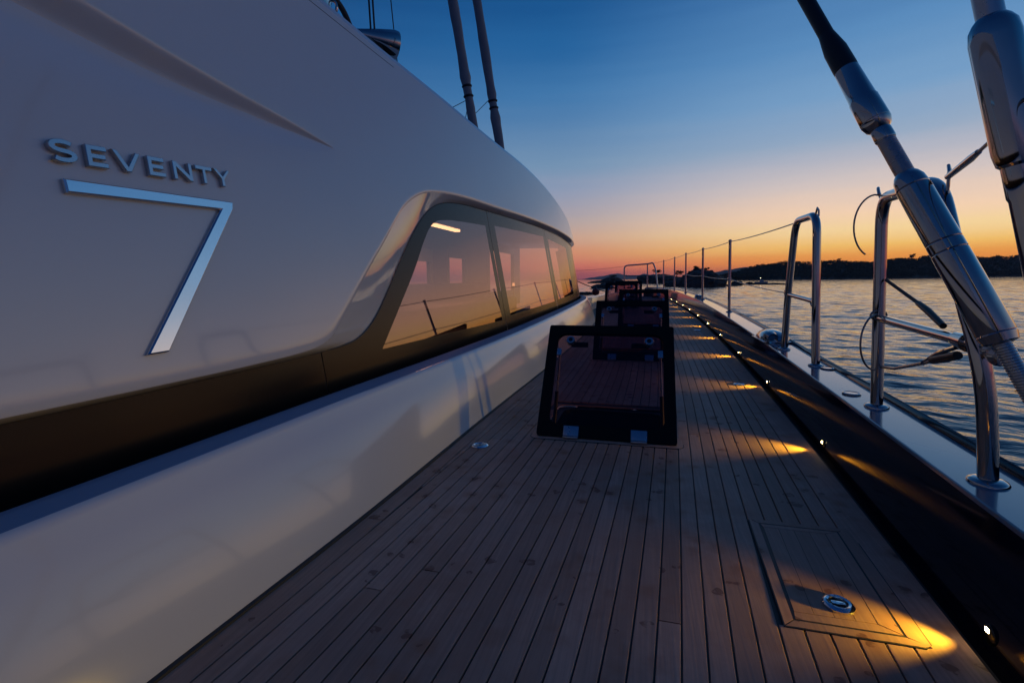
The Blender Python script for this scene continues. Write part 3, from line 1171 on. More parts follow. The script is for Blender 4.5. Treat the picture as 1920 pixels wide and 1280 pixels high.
# ------------------------------------------------------------------ flush round deck fittings
FIT = [((-.715, 2.025), 'round chrome deck fitting beside the white coaming at left', .038),
       ((.618, 3.502), 'round chrome deck filler cap lit by the third lamp', .040),
       ((.625, 6.30), 'small far chrome deck filler cap near the row of lamps', .040)]
for k, ((x, y), lab, r) in enumerate(FIT):
    f = thing('deck_fitting', (x, y, rise(y)), lab, 'deck fitting', 'round deck fittings')
    lathe('ring', (0, 0, -.002), (0, 0, .009), [(0, r), (.55, r), (.95, r * .86), (1, r * .7), (.75, r * .62)], 'chrome', f, 26)
    lathe('plug', (0, 0, -.001), (0, 0, .0068), [(0, r * .58), (.9, r * .58), (1, r * .5)], 'steel_satin', f, 22)
    lathe('key_hole', (.0, 0, .0066), (.0, 0, .0076), [(0, r * .16), (1, r * .16)], 'black', f, 10)

# ------------------------------------------------------------------ courtesy lamps along the foot of the bulwark
LAMP_Y = [-1.15, 0.0, 1.15, 2.30, 3.46, 4.55, 5.66, 6.76, 7.92, 9.05, 10.13, 11.2, 12.3]
ordn = ['aftmost', 'second aftmost', 'nearest visible', 'second nearest', 'third', 'fourth', 'fifth', 'sixth', 'seventh', 'eighth', 'ninth', 'tenth', 'farthest']
light_data = bpy.data.lights.new('lamp_beam', 'SPOT')
light_data.energy = 9.0
light_data.color = (1.0, .61, .04)
light_data.spot_size = R(72)
light_data.spot_blend = 1.0
light_data.shadow_soft_size = .008
first = None
for k, Y in enumerate(LAMP_Y):
    z = rise(Y) + .036
    x = bulw(Y) + BL * (.068) / .282 - .004
    lab = '%s courtesy lamp at the foot of the dark bulwark, counting from the camera' % ordn[k]
    if k < 2:
        lab = ['courtesy lamp of the bulwark row two places behind the nearest one in view', 'courtesy lamp of the bulwark row just behind the nearest one in view'][k]
    ang = math.atan2(bulw(Y + .05) - bulw(Y - .05), .1)
    if first is None:
        t = thing('deck_lamp', (x, Y, z), lab, 'lamp', 'courtesy lamps along the bulwark')
        first = t
        hs = lathe('housing', (.004, 0, -.008), (-.006, 0, -.008), [(0, .021), (.6, .021), (.9, .018), (1, .013)], 'black_gloss', t, 18)
        box('lens', (-.0075, -.0055, -.0055, .0055, -.002, .006), 'lamp_lens', t, bev=.001)
        lo = bpy.data.objects.new('beam', light_data)
        COL.objects.link(lo)
        lo.parent = t
        lo.location = (-.014, 0, .002)
        lo.rotation_euler = Vector((-1, 0, -.05)).to_track_quat('-Z', 'Y').to_euler()
    else:
        t = copy_tree(first)
        t.location = (x, Y, z)
        t['label'] = lab
    t.rotation_euler = (0, 0, -ang)

# ------------------------------------------------------------------ guard rail: stanchions, arches, wires


def base_plate(parent, p, r=.032):
    return lathe('base_plate', Vector(p) + Vector((0, 0, -.004)), Vector(p) + Vector((0, 0, .012)), [(0, r), (.4, r), (.7, r * .92), (1, r * .66)], 'steel', parent, 22)


def arc_path(pts, rad, n=7):
    """round the corners of a polyline"""
    P = [Vector(p) for p in pts]
    out = [P[0]]
    for i in range(1, len(P) - 1):
        a, b_, c = P[i - 1], P[i], P[i + 1]
        r = min(rad, (a - b_).length * .48, (c - b_).length * .48)
        s, e = b_ + (a - b_).normalized() * r, b_ + (c - b_).normalized() * r
        for k in range(n + 1):
            q = k / n
            out.append(s.lerp(b_, q).lerp(b_.lerp(e, q), q))
    out.append(P[-1])
    return out


ST = [(.940, 6.054, .354, 1.170), (.890, 8.298, .402, 1.215), (.823, 10.78, .444, 1.264), (.717, 12.9, .466, 1.272), (.492, 14.04, .474, 1.240)]
olab = ['nearest plain stanchion post on the capping, ahead of the tall arched rail', 'second stanchion post from the camera, beside a chrome fairlead', 'third stanchion post from the camera along the bulwark', 'fourth stanchion post from the camera, near the bow', 'stanchion post closest to the bow rail']
for k, (x, y, z0, z1) in enumerate(ST):
    s_ = thing('stanchion', (x, y, z0), olab[k], 'stanchion', 'guard rail stanchions')
    h = z1 - z0
    tube('pole', [(0, 0, 0), (0, 0, h)], .0165, 'steel', s_, 16)
    base_plate(s_, (0, 0, 0), .036)
    lathe('cap', (0, 0, h - .004), (0, 0, h + .018), [(0, .020), (.5, .020), (1, .010)], 'steel', s_, 16)
    lathe('wire_eye', (0, -.012, h * .47), (0, .012, h * .47), [(0, .021), (1, .021)], 'steel', s_, 12)

# tall arch nearer the bow
g1 = thing('arched_rail', (.88, 3.2, .27), 'farther polished steel arched gate rail with a single cross bar on the capping', 'rail', 'arched gate rails')
I1 = Matrix.Translation((-.88, -3.2, -.27))


def tr(pts, Mx):
    return [Mx @ Vector(p) for p in pts]


tube('tube', tr(arc_path([(.873, 3.475, .272), (.880, 3.44, .65), (.899, 3.385, 1.095), (.884, 2.95, 1.082), (.887, 2.94, .66), (.892, 2.934, .262)], .10), I1), .0205, 'steel', g1, 18)
tube('cross_bar', tr([(.881, 3.435, .640), (.888, 2.938, .615)], I1), .0135, 'steel', g1, 14)
for p in ((.873, 3.475, .284), (.892, 2.934, .270)):
    base_plate(g1, I1 @ Vector(p), .037)
for p0 in ((.884, 3.46, .645), (.890, 2.96, .612)):
    c = I1 @ Vector(p0)
    tube('eye_ring', [c + Vector((-.01 + .03 * math.cos(a) * .3, .045 * math.cos(a) + .03, .022 * math.sin(a))) for a in [2 * math.pi * k / 16 for k in range(17)]], .0035, 'steel', g1, 8)
tube('top_eye', tr([(.886, 2.98, 1.085), (.886, 2.955, 1.118), (.886, 2.93, 1.100), (.886, 2.93, 1.07)], I1), .005, 'steel', g1, 8)

# near arch
g2 = thing('arched_rail', (.82, 1.75, .25), 'nearer polished steel arched gate rail with cross bar and wire fittings', 'rail', 'arched gate rails')
I2 = Matrix.Translation((-.82, -1.75, -.25))
tube('tube', tr(arc_path([(.847, 2.103, .248), (.842, 2.10, .70), (.840, 2.10, 1.035), (.752, 1.56, 1.000), (.742, 1.47, .84), (.755, 1.43, .68), (.770, 1.41, .59), (.786, 1.40, .48), (.795, 1.40, .37), (.80, 1.40, .242)], .10), I2), .0200, 'steel', g2, 20)
tube('cross_bar', tr([(.843, 2.09, .593), (.766, 1.415, .584)], I2), .0145, 'steel', g2, 14)
for p in ((.847, 2.103, .257), (.800, 1.40, .250)):
    base_plate(g2, I2 @ Vector(p), .040)
for d in ((.0, .0), (.018, .012)):
    pass
lathe('end_fitting', I2 @ Vector((.790, 1.40, .575)), I2 @ Vector((.745, 1.27, .566)), [(0, .020), (.25, .020), (.28, .012), (.5, .012), (.53, .022), (.7, .022), (.73, .013), (1, .013)], 'steel', g2, 16)
lathe('bar_fork', I2 @ Vector((.778, 1.50, .585)), I2 @ Vector((.772, 1.44, .583)), [(0, .020), (1, .024)], 'steel', g2, 16)
tube('top_shackle', tr([(.845, 2.12, 1.035), (.845, 2.14, 1.062), (.838, 2.13, 1.078), (.826, 2.10, 1.07), (.822, 2.08, 1.045)], I2), .0055, 'steel', g2, 8)

# wires
up = [(.899, 3.36, 1.085)] + [(x, y, z1 - .006) for x, y, z0, z1 in ST] + [(.217, 15.0, 1.215)]


def sagged(pts, sag, n=10):
    out = []
    for a, b_ in zip(pts[:-1], pts[1:]):
        a, b_ = Vector(a), Vector(b_)
        for k in range(n):
            q = k / n
            p = a.lerp(b_, q)
            p.z -= sag * 4 * q * (1 - q)
            out.append(p)
    out.append(Vector(pts[-1]))
    return out


def wire(name, pts, r, mat, label, cat='wire', group=None, seg=8):
    P = [Vector(p) for p in pts]
    o = tube(name, P, r, mat, None, seg)
    return tag(o, label, cat, group)


wire('lifeline', sagged(up, .012), .0042, 'wire', 'upper wire lifeline from the farther arched rail along the post tops', 'lifeline')
lowp = [(.882, 3.46, .648)] + [(x, y, z0 + (z1 - z0) * .47) for x, y, z0, z1 in ST] + [(.296, 15.0, .85)]
wire('lifeline', sagged(lowp, .014), .0038, 'wire', 'lower wire lifeline passing halfway up the stanchion posts', 'lifeline')
wire('lifeline', sagged([(-.60, 15.0, 1.13), (-3.2, 16.0, 1.05)], .05), .004, 'wire', 'wire running left from the bow rail behind the cabin', 'lifeline')

gl_ = thing('gate_line', (.75, 1.52, .99), 'upper gate wire with steel swage running right from the nearer arch', 'gate wire')
G = Matrix.Translation((-.75, -1.52, -.99))
tube('swage', tr([(.742, 1.50, 1.000), (.70, 1.33, 1.01), (.688, 1.285, 1.013)], G), [.0075, .0085, .0062], 'steel', gl_, 12)
tube('wire', tr([(.688, 1.285, 1.013), (.60, .98, 1.03), (.5, .6, 1.04)], G), .0038, 'wire', gl_, 8)
tube('shackle', tr([(.765, 1.55, 1.02), (.765, 1.54, 1.045), (.752, 1.52, 1.05), (.742, 1.495, 1.03), (.742, 1.50, .985), (.757, 1.53, .98)], Matrix.Translation((0, 0, -.018)) @ G), .0042, 'steel', gl_, 8)

pl = thing('gate_lanyard', (.84, 2.1, .6), 'lower gate wire with black toggle between the near arch legs', 'gate wire')
G = Matrix.Translation((-.84, -2.1, -.6))
tube('wire', tr([(.846, 2.07, .415), (.835, 1.95, .430), (.80, 1.70, .490), (.79, 1.62, .512)], G), .0055, 'wire', pl, 8)
tube('toggle_body', tr([(.790, 1.63, .510), (.782, 1.56, .527), (.775, 1.49, .545)], G), [.011, .0125, .011], 'black', pl, 14)
tube('fork', tr([(.80, 1.70, .490), (.788, 1.60, .535), (.777, 1.50, .565)], G), .0065, 'steel', pl, 8)
loop = []
for k in range(19):
    a = R(80 + 205 * k / 18)
    loop.append((.835 - .0 + .075 * math.cos(a), 2.09 + .06 * math.cos(a), .505 + .105 * math.sin(a)))
loop.append((.846, 2.08, .415))
tube('slack_loop', tr(loop, G), .0034, 'wire', pl, 8)
tube('small_ring', tr([(.838 + .032 * math.cos(R(a)), 2.09 + .015 * math.cos(R(a)), .605 + .018 * math.sin(R(a))) for a in range(0, 361, 24)], G), .0034, 'wire', pl, 8)

dl = thing('diagonal_strop', (.845, 2.08, .72), 'black diagonal strop from near arch leg down to its cross bar', 'strop')
G = Matrix.Translation((-.845, -2.08, -.72))
tube('line', tr([(.852, 2.075, .735), (.81, 1.76, .665)], G), .0055, 'rope', dl, 8)
tube('sleeve', tr([(.81, 1.76, .665), (.80, 1.69, .648), (.786, 1.58, .612)], G), [.0085, .0100, .0085], 'black', dl, 12)

hl = [(.838, 2.098, 1.045)]
for k in range(17):
    q = k / 16
    a = R(95 + 150 * q)
    hl.append((.822 + .070 * math.cos(a) * 1.0, 2.10, .935 + .115 * math.sin(a)))
wire('hanging_wire', hl, .0032, 'wire', 'thin slack wire hanging from the top of the near arched rail', 'wire')

# bow pulpit
pp = thing('bow_rail', (-.1, 15.0, .47), 'small steel bow rail frame at the far end of the deck', 'rail')
G = Matrix.Translation((.1, -15.0, -.47))
tube('tube', tr(arc_path([(-.60, 15.0, .45), (-.61, 15.0, 1.15), (.10, 15.0, 1.19), (.22, 14.95, 1.225), (.30, 14.95, 1.02), (.36, 14.9, .46)], .12), G), .022, 'steel', pp, 14)
tube('mid_bar', tr([(-.605, 15.0, .846), (.33, 14.94, .85)], G), .014, 'steel', pp, 12)
tube('post', tr([(.068, 15.0, .45), (.066, 15.0, 1.18)], G), .02, 'steel', pp, 12)

# ------------------------------------------------------------------ shrouds with turnbuckles


def THREAD(r, n):
    out = [(0, r)]
    for k in range(n):
        out += [((k + .25) / n, r), ((k + .5) / n, r - .0014), ((k + .75) / n, r)]
    return out + [(1, r)]


def axis_at(a, b_, q):
    return Vector(a).lerp(Vector(b_), q)


def shroud(name, A_, B_, segs, label):
    t = thing(name, A_, label, 'rigging', 'shrouds with turnbuckles')
    Mx = Matrix.Translation(-Vector(A_))
    for nm_, q0, q1, prof, mat in segs:
        p0, p1 = Mx @ axis_at(A_, B_, q0), Mx @ axis_at(A_, B_, q1)
        lathe(nm_, p0, p1, prof, mat, t, 32, 30)
    return t


A1 = Vector((.775, 1.048, .30))
B1 = Vector((.330, 1.603, 1.75))
shroud('shroud', A1, B1, [
    ('chainplate_fork', 0, .10, [(0, .020), (.7, .020), (1, .016)], 'steel'),
    ('lower_screw', .10, .216, THREAD(.0158, 34), 'steel_satin'),
    ('turnbuckle_body', .216, .470, [(0, .017), (.012, .0285), (.05, .0325), (.055, .0315), (.06, .0325), (.50, .0325), (.505, .0313), (.51, .0325), (.56, .0325), (.565, .0313), (.57, .0325), (.90, .0320), (.905, .0306), (.91, .0316), (.955, .0295), (.985, .024), (1, .0185)], 'steel'),
    ('upper_screw', .470, .528, THREAD(.0188, 18), 'steel_satin'),
    ('lock_nut', .528, .547, [(0, .0195), (.1, .0210), (.9, .0210), (1, .0195)], 'steel'),
    ('swage_sleeve', .547, .662, [(0, .0185), (.04, .0265), (.12, .0312), (.13, .0302), (.14, .0312), (.48, .0306), (.50, .0288), (1, .0264)], 'steel'),
    ('boot', .662, .738, [(0, .0262), (.1, .0266), (.55, .0258), (.85, .0205), (1, .0178)], 'black'),
    ('covered_wire', .738, 2.2, [(0, .0175), (1, .0175)], 'black'),
], 'steel and black shroud with big turnbuckle crossing in front of the near arched rail')

A2 = Vector((.697, .952, .29))
B2 = Vector((.536, .998, 1.198))
shroud('shroud', A2, B2, [
    ('chainplate_fork', 0, .10, [(0, .018), (1, .016)], 'steel'),
    ('lower_screw', .10, .70, [(0, .0225), (.9, .0225), (.91, .0245), (1, .0245)], 'steel'),
    ('turnbuckle_body', .70, .968, [(0, .024), (.02, .029), (.10, .0320), (.85, .0335), (.93, .0310), (.975, .025), (1, .0195)], 'steel'),
    ('upper_screw', .968, 1.6, [(0, .0185), (1, .0185)], 'steel_satin'),
], 'second polished steel shroud fitting cut off by the right edge of the photo')

# ------------------------------------------------------------------ capping hardware


def fairlead(x, y, label, sc_):
    z = rise(y) + BH + .002
    t = thing('fairlead', (x, y, z), label, 'fairlead', 'chrome fairleads on the capping')
    prof = []
    for k in range(9):
        a = math.pi * k / 8
        prof.append((math.cos(a), math.sin(a)))
    rows = []
    for j, (yy, wx, hz_) in enumerate([(-.13, .02, .008), (-.12, .045, .028), (-.08, .062, .045), (0, .066, .052), (.08, .062, .045), (.12, .045, .028), (.13, .02, .008)]):
        rows.append([(c * wx * sc_, yy * sc_, s2 * hz_ * sc_) for c, s2 in prof])
    grid('body', rows, 'steel', t)
    lathe('opening_rim', (-.045 * sc_, -.10 * sc_, .03 * sc_), (-.03 * sc_, -.145 * sc_, .018 * sc_), [(0, .022 * sc_), (.6, .03 * sc_), (1, .026 * sc_), (.8, .016 * sc_)], 'steel', t, 18)
    box('foot', (-.07 * sc_, .07 * sc_, -.135 * sc_, .135 * sc_, -.003, .004), 'steel_satin', t, bev=.002)
    return t


fairlead(.905, 3.92, 'large chrome fairlead on the capping behind the farther arched rail', 1.45)
fairlead(.885, 8.75, 'far chrome fairlead on the capping by the second post', 1.25)
for (x, y, lab) in ((.835, 2.30, 'small round steel plate on the capping before the near arch leg'), (.925, 2.86, 'small round steel plate on the capping beside the farther arched rail')):
    t = thing('capping_plate', (x, y, rise(y) + BH + .002), lab, 'fitting', 'round plates on the capping')
    lathe('rim', (0, 0, 0), (0, 0, .006), [(0, .034), (.6, .034), (1, .028), (.7, .026)], 'steel', t, 22)
    lathe('disc', (0, 0, 0), (0, 0, .004), [(0, .025), (1, .025)], 'steel_satin', t, 20)

# ------------------------------------------------------------------ gear on the cabin roof and rig
def gather(name, loc, label, cat, group=None):
    t = thing(name, loc, label, cat, group)
    return t, Matrix.Translation(-Vector(loc))


t, G = gather('spotlight', (-1.82, 3.18, 2.24), 'polished cone spotlight on a dark arm at the cabin roof edge', 'spotlight')
lathe('cone', G @ Vector((-1.95, 3.02, 2.46)), G @ Vector((-1.745, 3.26, 2.445)), [(0, .020), (.15, .035), (.55, .072), (.9, .100), (1, .098), (.97, .09)], 'steel', t, 28)
lathe('cap', G @ Vector((-1.749, 3.256, 2.445)), G @ Vector((-1.738, 3.268, 2.4445)), [(0, .088), (.6, .08), (1, .03)], 'black_gloss', t, 24)
tube('arm', tr([(-1.79, 2.72, 2.27), (-1.80, 2.95, 2.33), (-1.82, 3.16, 2.36)], G), [.03, .05, .035], 'black', t, 12)
box('foot', (-.12, .12, -.45, .06, -.12, .04), 'black', t, bev=.02)

t, G = gather('roof_winch', (-1.80, 2.47, 2.17), 'chrome winch drum with line at the top of the cabin edge', 'winch')
lathe('drum', G @ Vector((-1.80, 2.47, 2.17)), G @ Vector((-1.80, 2.47, 2.46)), [(0, .11), (.15, .11), (.22, .075), (.55, .065), (.8, .085), (.86, .095), (1, .09)], 'steel', t, 26)
lathe('handle_socket', G @ Vector((-1.80, 2.47, 2.45)), G @ Vector((-1.80, 2.47, 2.50)), [(0, .05), (1, .045)], 'black', t, 18)
tube('eye', tr([(-1.735 + .03 * math.cos(a), 2.50, 2.315 + .04 * math.sin(a)) for a in [2 * math.pi * k / 14 for k in range(15)]], G), .008, 'steel', t, 8)

wire('hose', arc_path([(-1.80, 2.45, 2.44), (-1.79, 2.58, 2.44), (-1.775, 2.66, 2.40), (-1.77, 2.73, 2.33), (-1.765, 2.77, 2.22)], .05), .017, 'rope', 'curved black line leading off the roof winch', 'line')

for k, (a, b_, r, lab) in enumerate([((-1.905, 3.2, 2.45), (-2.02, 3.2, 5.2), .007, 'left of two close dark halyards rising from the roof spotlight'),
                                     ((-1.875, 3.2, 2.45), (-1.99, 3.2, 5.2), .007, 'right of two close dark halyards rising from the roof spotlight'),
                                     ((-2.10, 4.0, 2.30), (-2.40, 4.0, 5.8), .005, 'single thin halyard right of the roof spotlight')]):
    wire('halyard', [a, b_], r, 'rope', lab, 'halyard', 'halyards above the cabin roof')


def furled(label, p0, p1, r, seed, tie_q):
    rr_ = random.Random(seed)
    p0, p1 = Vector(p0), Vector(p1)
    t = thing('furled_sail', p0, label, 'furled sail', 'furled headsails')
    n = 46
    path, rad = [], []
    for k in range(n):
        q = k / (n - 1)
        path.append(p0.lerp(p1, q) - p0 + Vector((rr_.uniform(-1, 1), rr_.uniform(-1, 1), 0)) * .006)
        base = r * (1 + .06 * math.sin(q * 31 + seed))
        near = min(abs(q - tq) for tq in tie_q)
        if near < .012:
            base *= .86
        elif near < .03:
            base *= 1.12
        rad.append(base)
    tube('sail', path, rad, 'canvas', t, 14)
    for tq in tie_q:
        c = p0.lerp(p1, tq) - p0
        d = (p1 - p0).normalized()
        lathe('tie', c - d * .035, c + d * .035, [(0, r * .95), (.3, r * 1.08), (.7, r * 1.08), (1, r * .95)], 'rope', t, 14)
    return t


furled('right hand furled headsail rising behind the cabin roof', (-4.50, 16.9, 2.0), (-5.95, 15.66, 13.6), .155, 3, [.405, .425])
furled('left hand furled headsail rising behind the cabin roof', (-4.72, 14.85, 2.0), (-5.85, 13.6, 11.6), .145, 5, [.455, .485])
for a, b_, lab in (((-5.28, 14.44, 6.35), (-6.6, 14.4, 5.85), 'thin cord running left from the left furled headsail'),
                   ((-5.28, 14.44, 6.35), (-5.60, 14.6, 5.2), 'short thin cord angled down from the left furled headsail'),
                   ((-5.18, 16.3, 7.0), (-6.9, 16.3, 5.6), 'thin cord running between the two furled headsails'),
                   ((-5.0, 16.55, 5.9), (-5.35, 16.55, 4.4), 'short thin cord below the right furled headsail')):
    wire('cord', [a, b_], .011, 'rope', lab, 'cord', 'cords at the furled headsails')

# ball on the bow line
rb = thing('anchor_ball', (-1.264, 13.0, .418), 'small dark red ball hanging on a line beyond the foredeck bulwark', 'ball')
bm = bmesh.new()
bmesh.ops.create_icosphere(bm, subdivisions=3, radius=.10)
me = bpy.data.meshes.new('ball')
bm.to_mesh(me)
bm.free()
link('ball', me, 'red_ball', rb, True)
lathe('collar', (0, 0, .085), (0, 0, .125), [(0, .035), (1, .02)], 'black', rb, 14)
wire('bow_line', sagged([(-2.2, 13.0, .93), (-1.264, 13.0, .50), (-.62, 13.0, .36)], .02), .011, 'rope', 'dark line sloping across the sea past the red ball', 'line')

# ------------------------------------------------------------------ sea
SEA = -1.9
import numpy as np


def graded(a, b_, d0, g, c0=0.0):
    out, v_ = [], a
    while v_ < b_:
        out.append(v_)
        v_ += d0 + g * abs(v_ - c0)
    return np.array(out + [b_])


WAZ = R(20)                                        # patch of modelled waves runs off to starboard
ud, vd = np.array([math.sin(WAZ), math.cos(WAZ)]), np.array([math.cos(WAZ), -math.sin(WAZ)])
us = graded(-3, 420, .070, .0031)
vp = graded(0, 270, .13, .0062)
vn = graded(0, 230, .13, .0062)
vsx = np.concatenate([-vn[:0:-1], vp])
U_, V_g = np.meshgrid(us, vsx, indexing='ij')
X_ = U_ * ud[0] + V_g * vd[0] + 1.0
Y_g = U_ * ud[1] + V_g * vd[1]
cellu = .070 + .0031 * np.abs(U_)
cellv = .13 + .0062 * np.abs(V_g)
wr = random.Random(11)
Hh = np.zeros_like(X_)
for k in range(96):
    lam = math.exp(wr.uniform(math.log(.24), math.log(5.5)))
    th_ = wr.gauss(0, R(40))
    ku, kv = math.cos(th_), math.sin(th_)
    sl = .0400 if lam < .6 else (.0335 if lam < 1.2 else (.0160 if lam < 2.4 else .0136))
    kk = 2 * math.pi / lam
    ph = wr.uniform(0, 6.28)
    fade = np.clip((lam / (cellu * abs(ku) + cellv * abs(kv) * .9) - 2.4) / 1.5, 0, 1)
    mod = .65 + .5 * np.sin(.13 * V_g / lam ** .5 + .05 * U_ / lam ** .5 + ph) * np.sin(.045 * V_g - .11 * U_ / lam ** .4 + 2 * ph)
    Hh += sl * lam / 6.283 * fade * mod * np.sin(kk * (ku * U_ + kv * V_g) + ph)
edge = np.clip((us[-1] - U_) / 90, 0, 1) * np.clip((U_ - us[0]) / 1, 0, 1) * np.clip((vsx[-1] - V_g) / 25, 0, 1) * np.clip((V_g - vsx[0]) / 25, 0, 1)
Hh *= edge
nx_, ny_ = len(us), len(vsx)
co_ = np.stack([X_, Y_g, Hh + SEA], -1).reshape(-1, 3)
idx = np.arange(nx_ * ny_).reshape(nx_, ny_)
quads = np.stack([idx[:-1, :-1], idx[:-1, 1:], idx[1:, 1:], idx[1:, :-1]], -1).reshape(-1, 4)[:, ::-1]
BIG = 7000
vlist = co_.tolist()
flist = quads.tolist()
corner = [idx[0, 0], idx[0, -1], idx[-1, -1], idx[-1, 0]]
k0 = len(vlist)
for c in corner:
    vlist.append((co_[c][0], co_[c][1], SEA))
for a, b_ in ((-BIG, -BIG), (BIG, -BIG), (BIG, BIG), (-BIG, BIG)):
    vlist.append((a, b_, SEA))
for a, b_, c, d in ((0, 4, 5, 1), (1, 5, 6, 2), (2, 6, 7, 3), (3, 7, 4, 0)):
    flist.append((k0 + a, k0 + b_, k0 + c, k0 + d))
sea = mesh('sea', vlist, flist, 'sea', None, True)
kind(sea, 'structure')

# ------------------------------------------------------------------ land, islets, trees
from mathutils import noise as mn


def rock(name, cx, cy, wx, wy, h, label, seed, peak=.5, group='rocky islets', sub=4, rough=.35, mat='rock'):
    bm = bmesh.new()
    bmesh.ops.create_icosphere(bm, subdivisions=sub, radius=1.0)
    off = Vector((seed * 3.7, seed * 1.3, seed * 5.1))
    for v_ in bm.verts:
        d = v_.co.normalized()
        n1_ = mn.fractal(d * 1.4 + off, 1.0, 2.0, 5)
        n2_ = mn.fractal(d * 4.5 + off, 1.0, 2.0, 4)
        r = 1 + rough * n1_ + .14 * n2_
        z = d.z
        zz = (max(0, z) ** .85) * r if z > 0 else z * .25
        v_.co = Vector((d.x * r * wx, d.y * r * wy, zz * h))
        v_.co.x += peak * wx * max(0, zz) * .6
    me = bpy.data.meshes.new(name)
    bm.to_mesh(me)
    bm.free()
    o = link(name, me, mat, None, False)
    o.location = (cx, cy, SEA)
    tag(o, label, 'rock', group)
    return o


rock('rock_islet', 17.2, 164, 7.0, 8.0, 4.9, 'tall pointed dark rock islet seen between the middle stanchions', 4, .15, rough=.22)
rock('rock_islet', 10.5, 168, 4.5, 5.0, 1.7, 'low dark shoulder of rock at the left foot of the pointed islet', 9, 0)
rock('rock_islet', 8.0, 285, 12.5, 12, 5.4, 'dark rounded islet behind the bow rail', 13, -.2, rough=.25)
rock('rock_islet', 17.0, 300, 8.5, 8, 3.6, 'low islet with a flat umbrella pine right of the bow rail', 17, 0, rough=.25)
rock('rock_islet', -22.5, 345, 8.0, 8, 4.0, 'small domed islet left of the bow rail', 21, .1, rough=.22)
rock('rock_islet', -30.0, 345, 9.0, 5, 1.5, 'flat rocky spit on the left of the small domed islet', 24, 0)
rock('rock_islet', -12.0, 139, 3.0, 2.5, 1.25, 'low dark rock between the domed islet and the red ball', 27, .3)
rock('rock_islet', -9.6, 86, 1.5, 1.3, .48, 'small low rock in the water beside the forward cabin window', 31, -.2)
rock('rock_islet', 32.6, 196, 2.2, 2.0, 1.35, 'small rounded rock in the water right of the nearest stanchion', 35, 0)
rock('rock_islet', 37.0, 196, 2.4, 1.8, .85, 'second small rock beside the rounded one, left of the motorboat', 38, .2)
rock('rock_islet', 44.5, 196, 5.6, 2.4, .55, 'long flat rock awash below the anchored motorboat', 41, 0)
rock('rock_islet', 26.5, 170, 3.6, 2.4, .55, 'flat dark rock trailing right from the pointed islet', 44, 0)


def ridge(name, pts, dist_dir, depth, label, mat='far_land', prof=(0, .5, 1, .8), seed=1):
    """pts: list of (x, y, height); cross-section runs away from the viewer"""
    rows = []
    n = len(pts)
    for i in range(n - 1):
        for k in range(10):
            q = k / 10
            x = pts[i][0] + (pts[i + 1][0] - pts[i][0]) * q
            y = pts[i][1] + (pts[i + 1][1] - pts[i][1]) * q
            qq = q * q * (3 - 2 * q)
            h = pts[i][2] + (pts[i + 1][2] - pts[i][2]) * qq
            r = []
            for j, pf in enumerate(prof):
                f = j / (len(prof) - 1)
                px, py = x + dist_dir[0] * depth * f, y + dist_dir[1] * depth * f
                hh = h * pf
                if 0 < j:
                    hh += abs(h) * .10 * mn.fractal(Vector((px, py, seed)) / (depth * .35), 1, 2, 4)
                r.append((px, py, SEA - .8 + max(0, hh + .8 * (j > 0))))
            rows.append(r)
    o = grid(name, rows, mat, None, True)
    kind(o, 'structure', label, 'hill')
    return o


# far blue hills
ridge('hill', [(-1100, 4900, 2), (-690, 5000, 3), (-590, 5000, 26), (-480, 5000, 37), (-360, 5000, 58), (-300, 5000, 64), (-210, 5000, 48), (-165, 5000, 36), (-70, 5000, 42), (-15, 5000, 58), (80, 5050, 40), (330, 5100, 20), (600, 5100, 10)], (0, 1), 900, 'pale blue far hills on the horizon left of the bow')
ridge('hill', [(240, 2700, 2), (330, 2700, 22), (400, 2700, 38), (450, 2700, 48), (560, 2700, 60), (900, 2800, 66), (1600, 2900, 40)], (0, 1), 500, 'pale far hill behind the left end of the wooded headland', seed=5)

# wooded headland on the right
SHORE = [(58, 512, 1), (74, 520, 5), (90, 530, 9.5), (108, 540, 15), (130, 540, 18), (160, 534, 18.5), (190, 528, 18), (225, 540, 16.4), (262, 560, 20.5), (310, 610, 22.5), (360, 660, 24.5), (420, 720, 25), (520, 800, 27), (680, 880, 30), (950, 960, 32), (1400, 900, 30), (1900, 600, 30)]
HD = (.25, .97)
head = ridge('headland', SHORE, HD, 190, 'low dark wooded headland across the water at right', 'soil', (0, .10, .35, .62, .82, .95, 1.0, .9), 9)


def shore_at(s):
    s = max(0, min(len(SHORE) - 1.001, s))
    i = int(s)
    q = s - i
    qq = q * q * (3 - 2 * q)
    a, b_ = SHORE[i], SHORE[i + 1]
    return a[0] + (b_[0] - a[0]) * q, a[1] + (b_[1] - a[1]) * q, a[2] + (b_[2] - a[2]) * qq


HPROF = (0, .10, .35, .62, .82, .95, 1.0, .9)


def head_pt(s, f):
    x, y, h = shore_at(s)
    j = min(6, int(f * 7))
    q = f * 7 - j
    pf = HPROF[j] + (HPROF[j + 1] - HPROF[j]) * q
    return x + HD[0] * 190 * f, y + HD[1] * 190 * f, SEA - .2 + h * pf


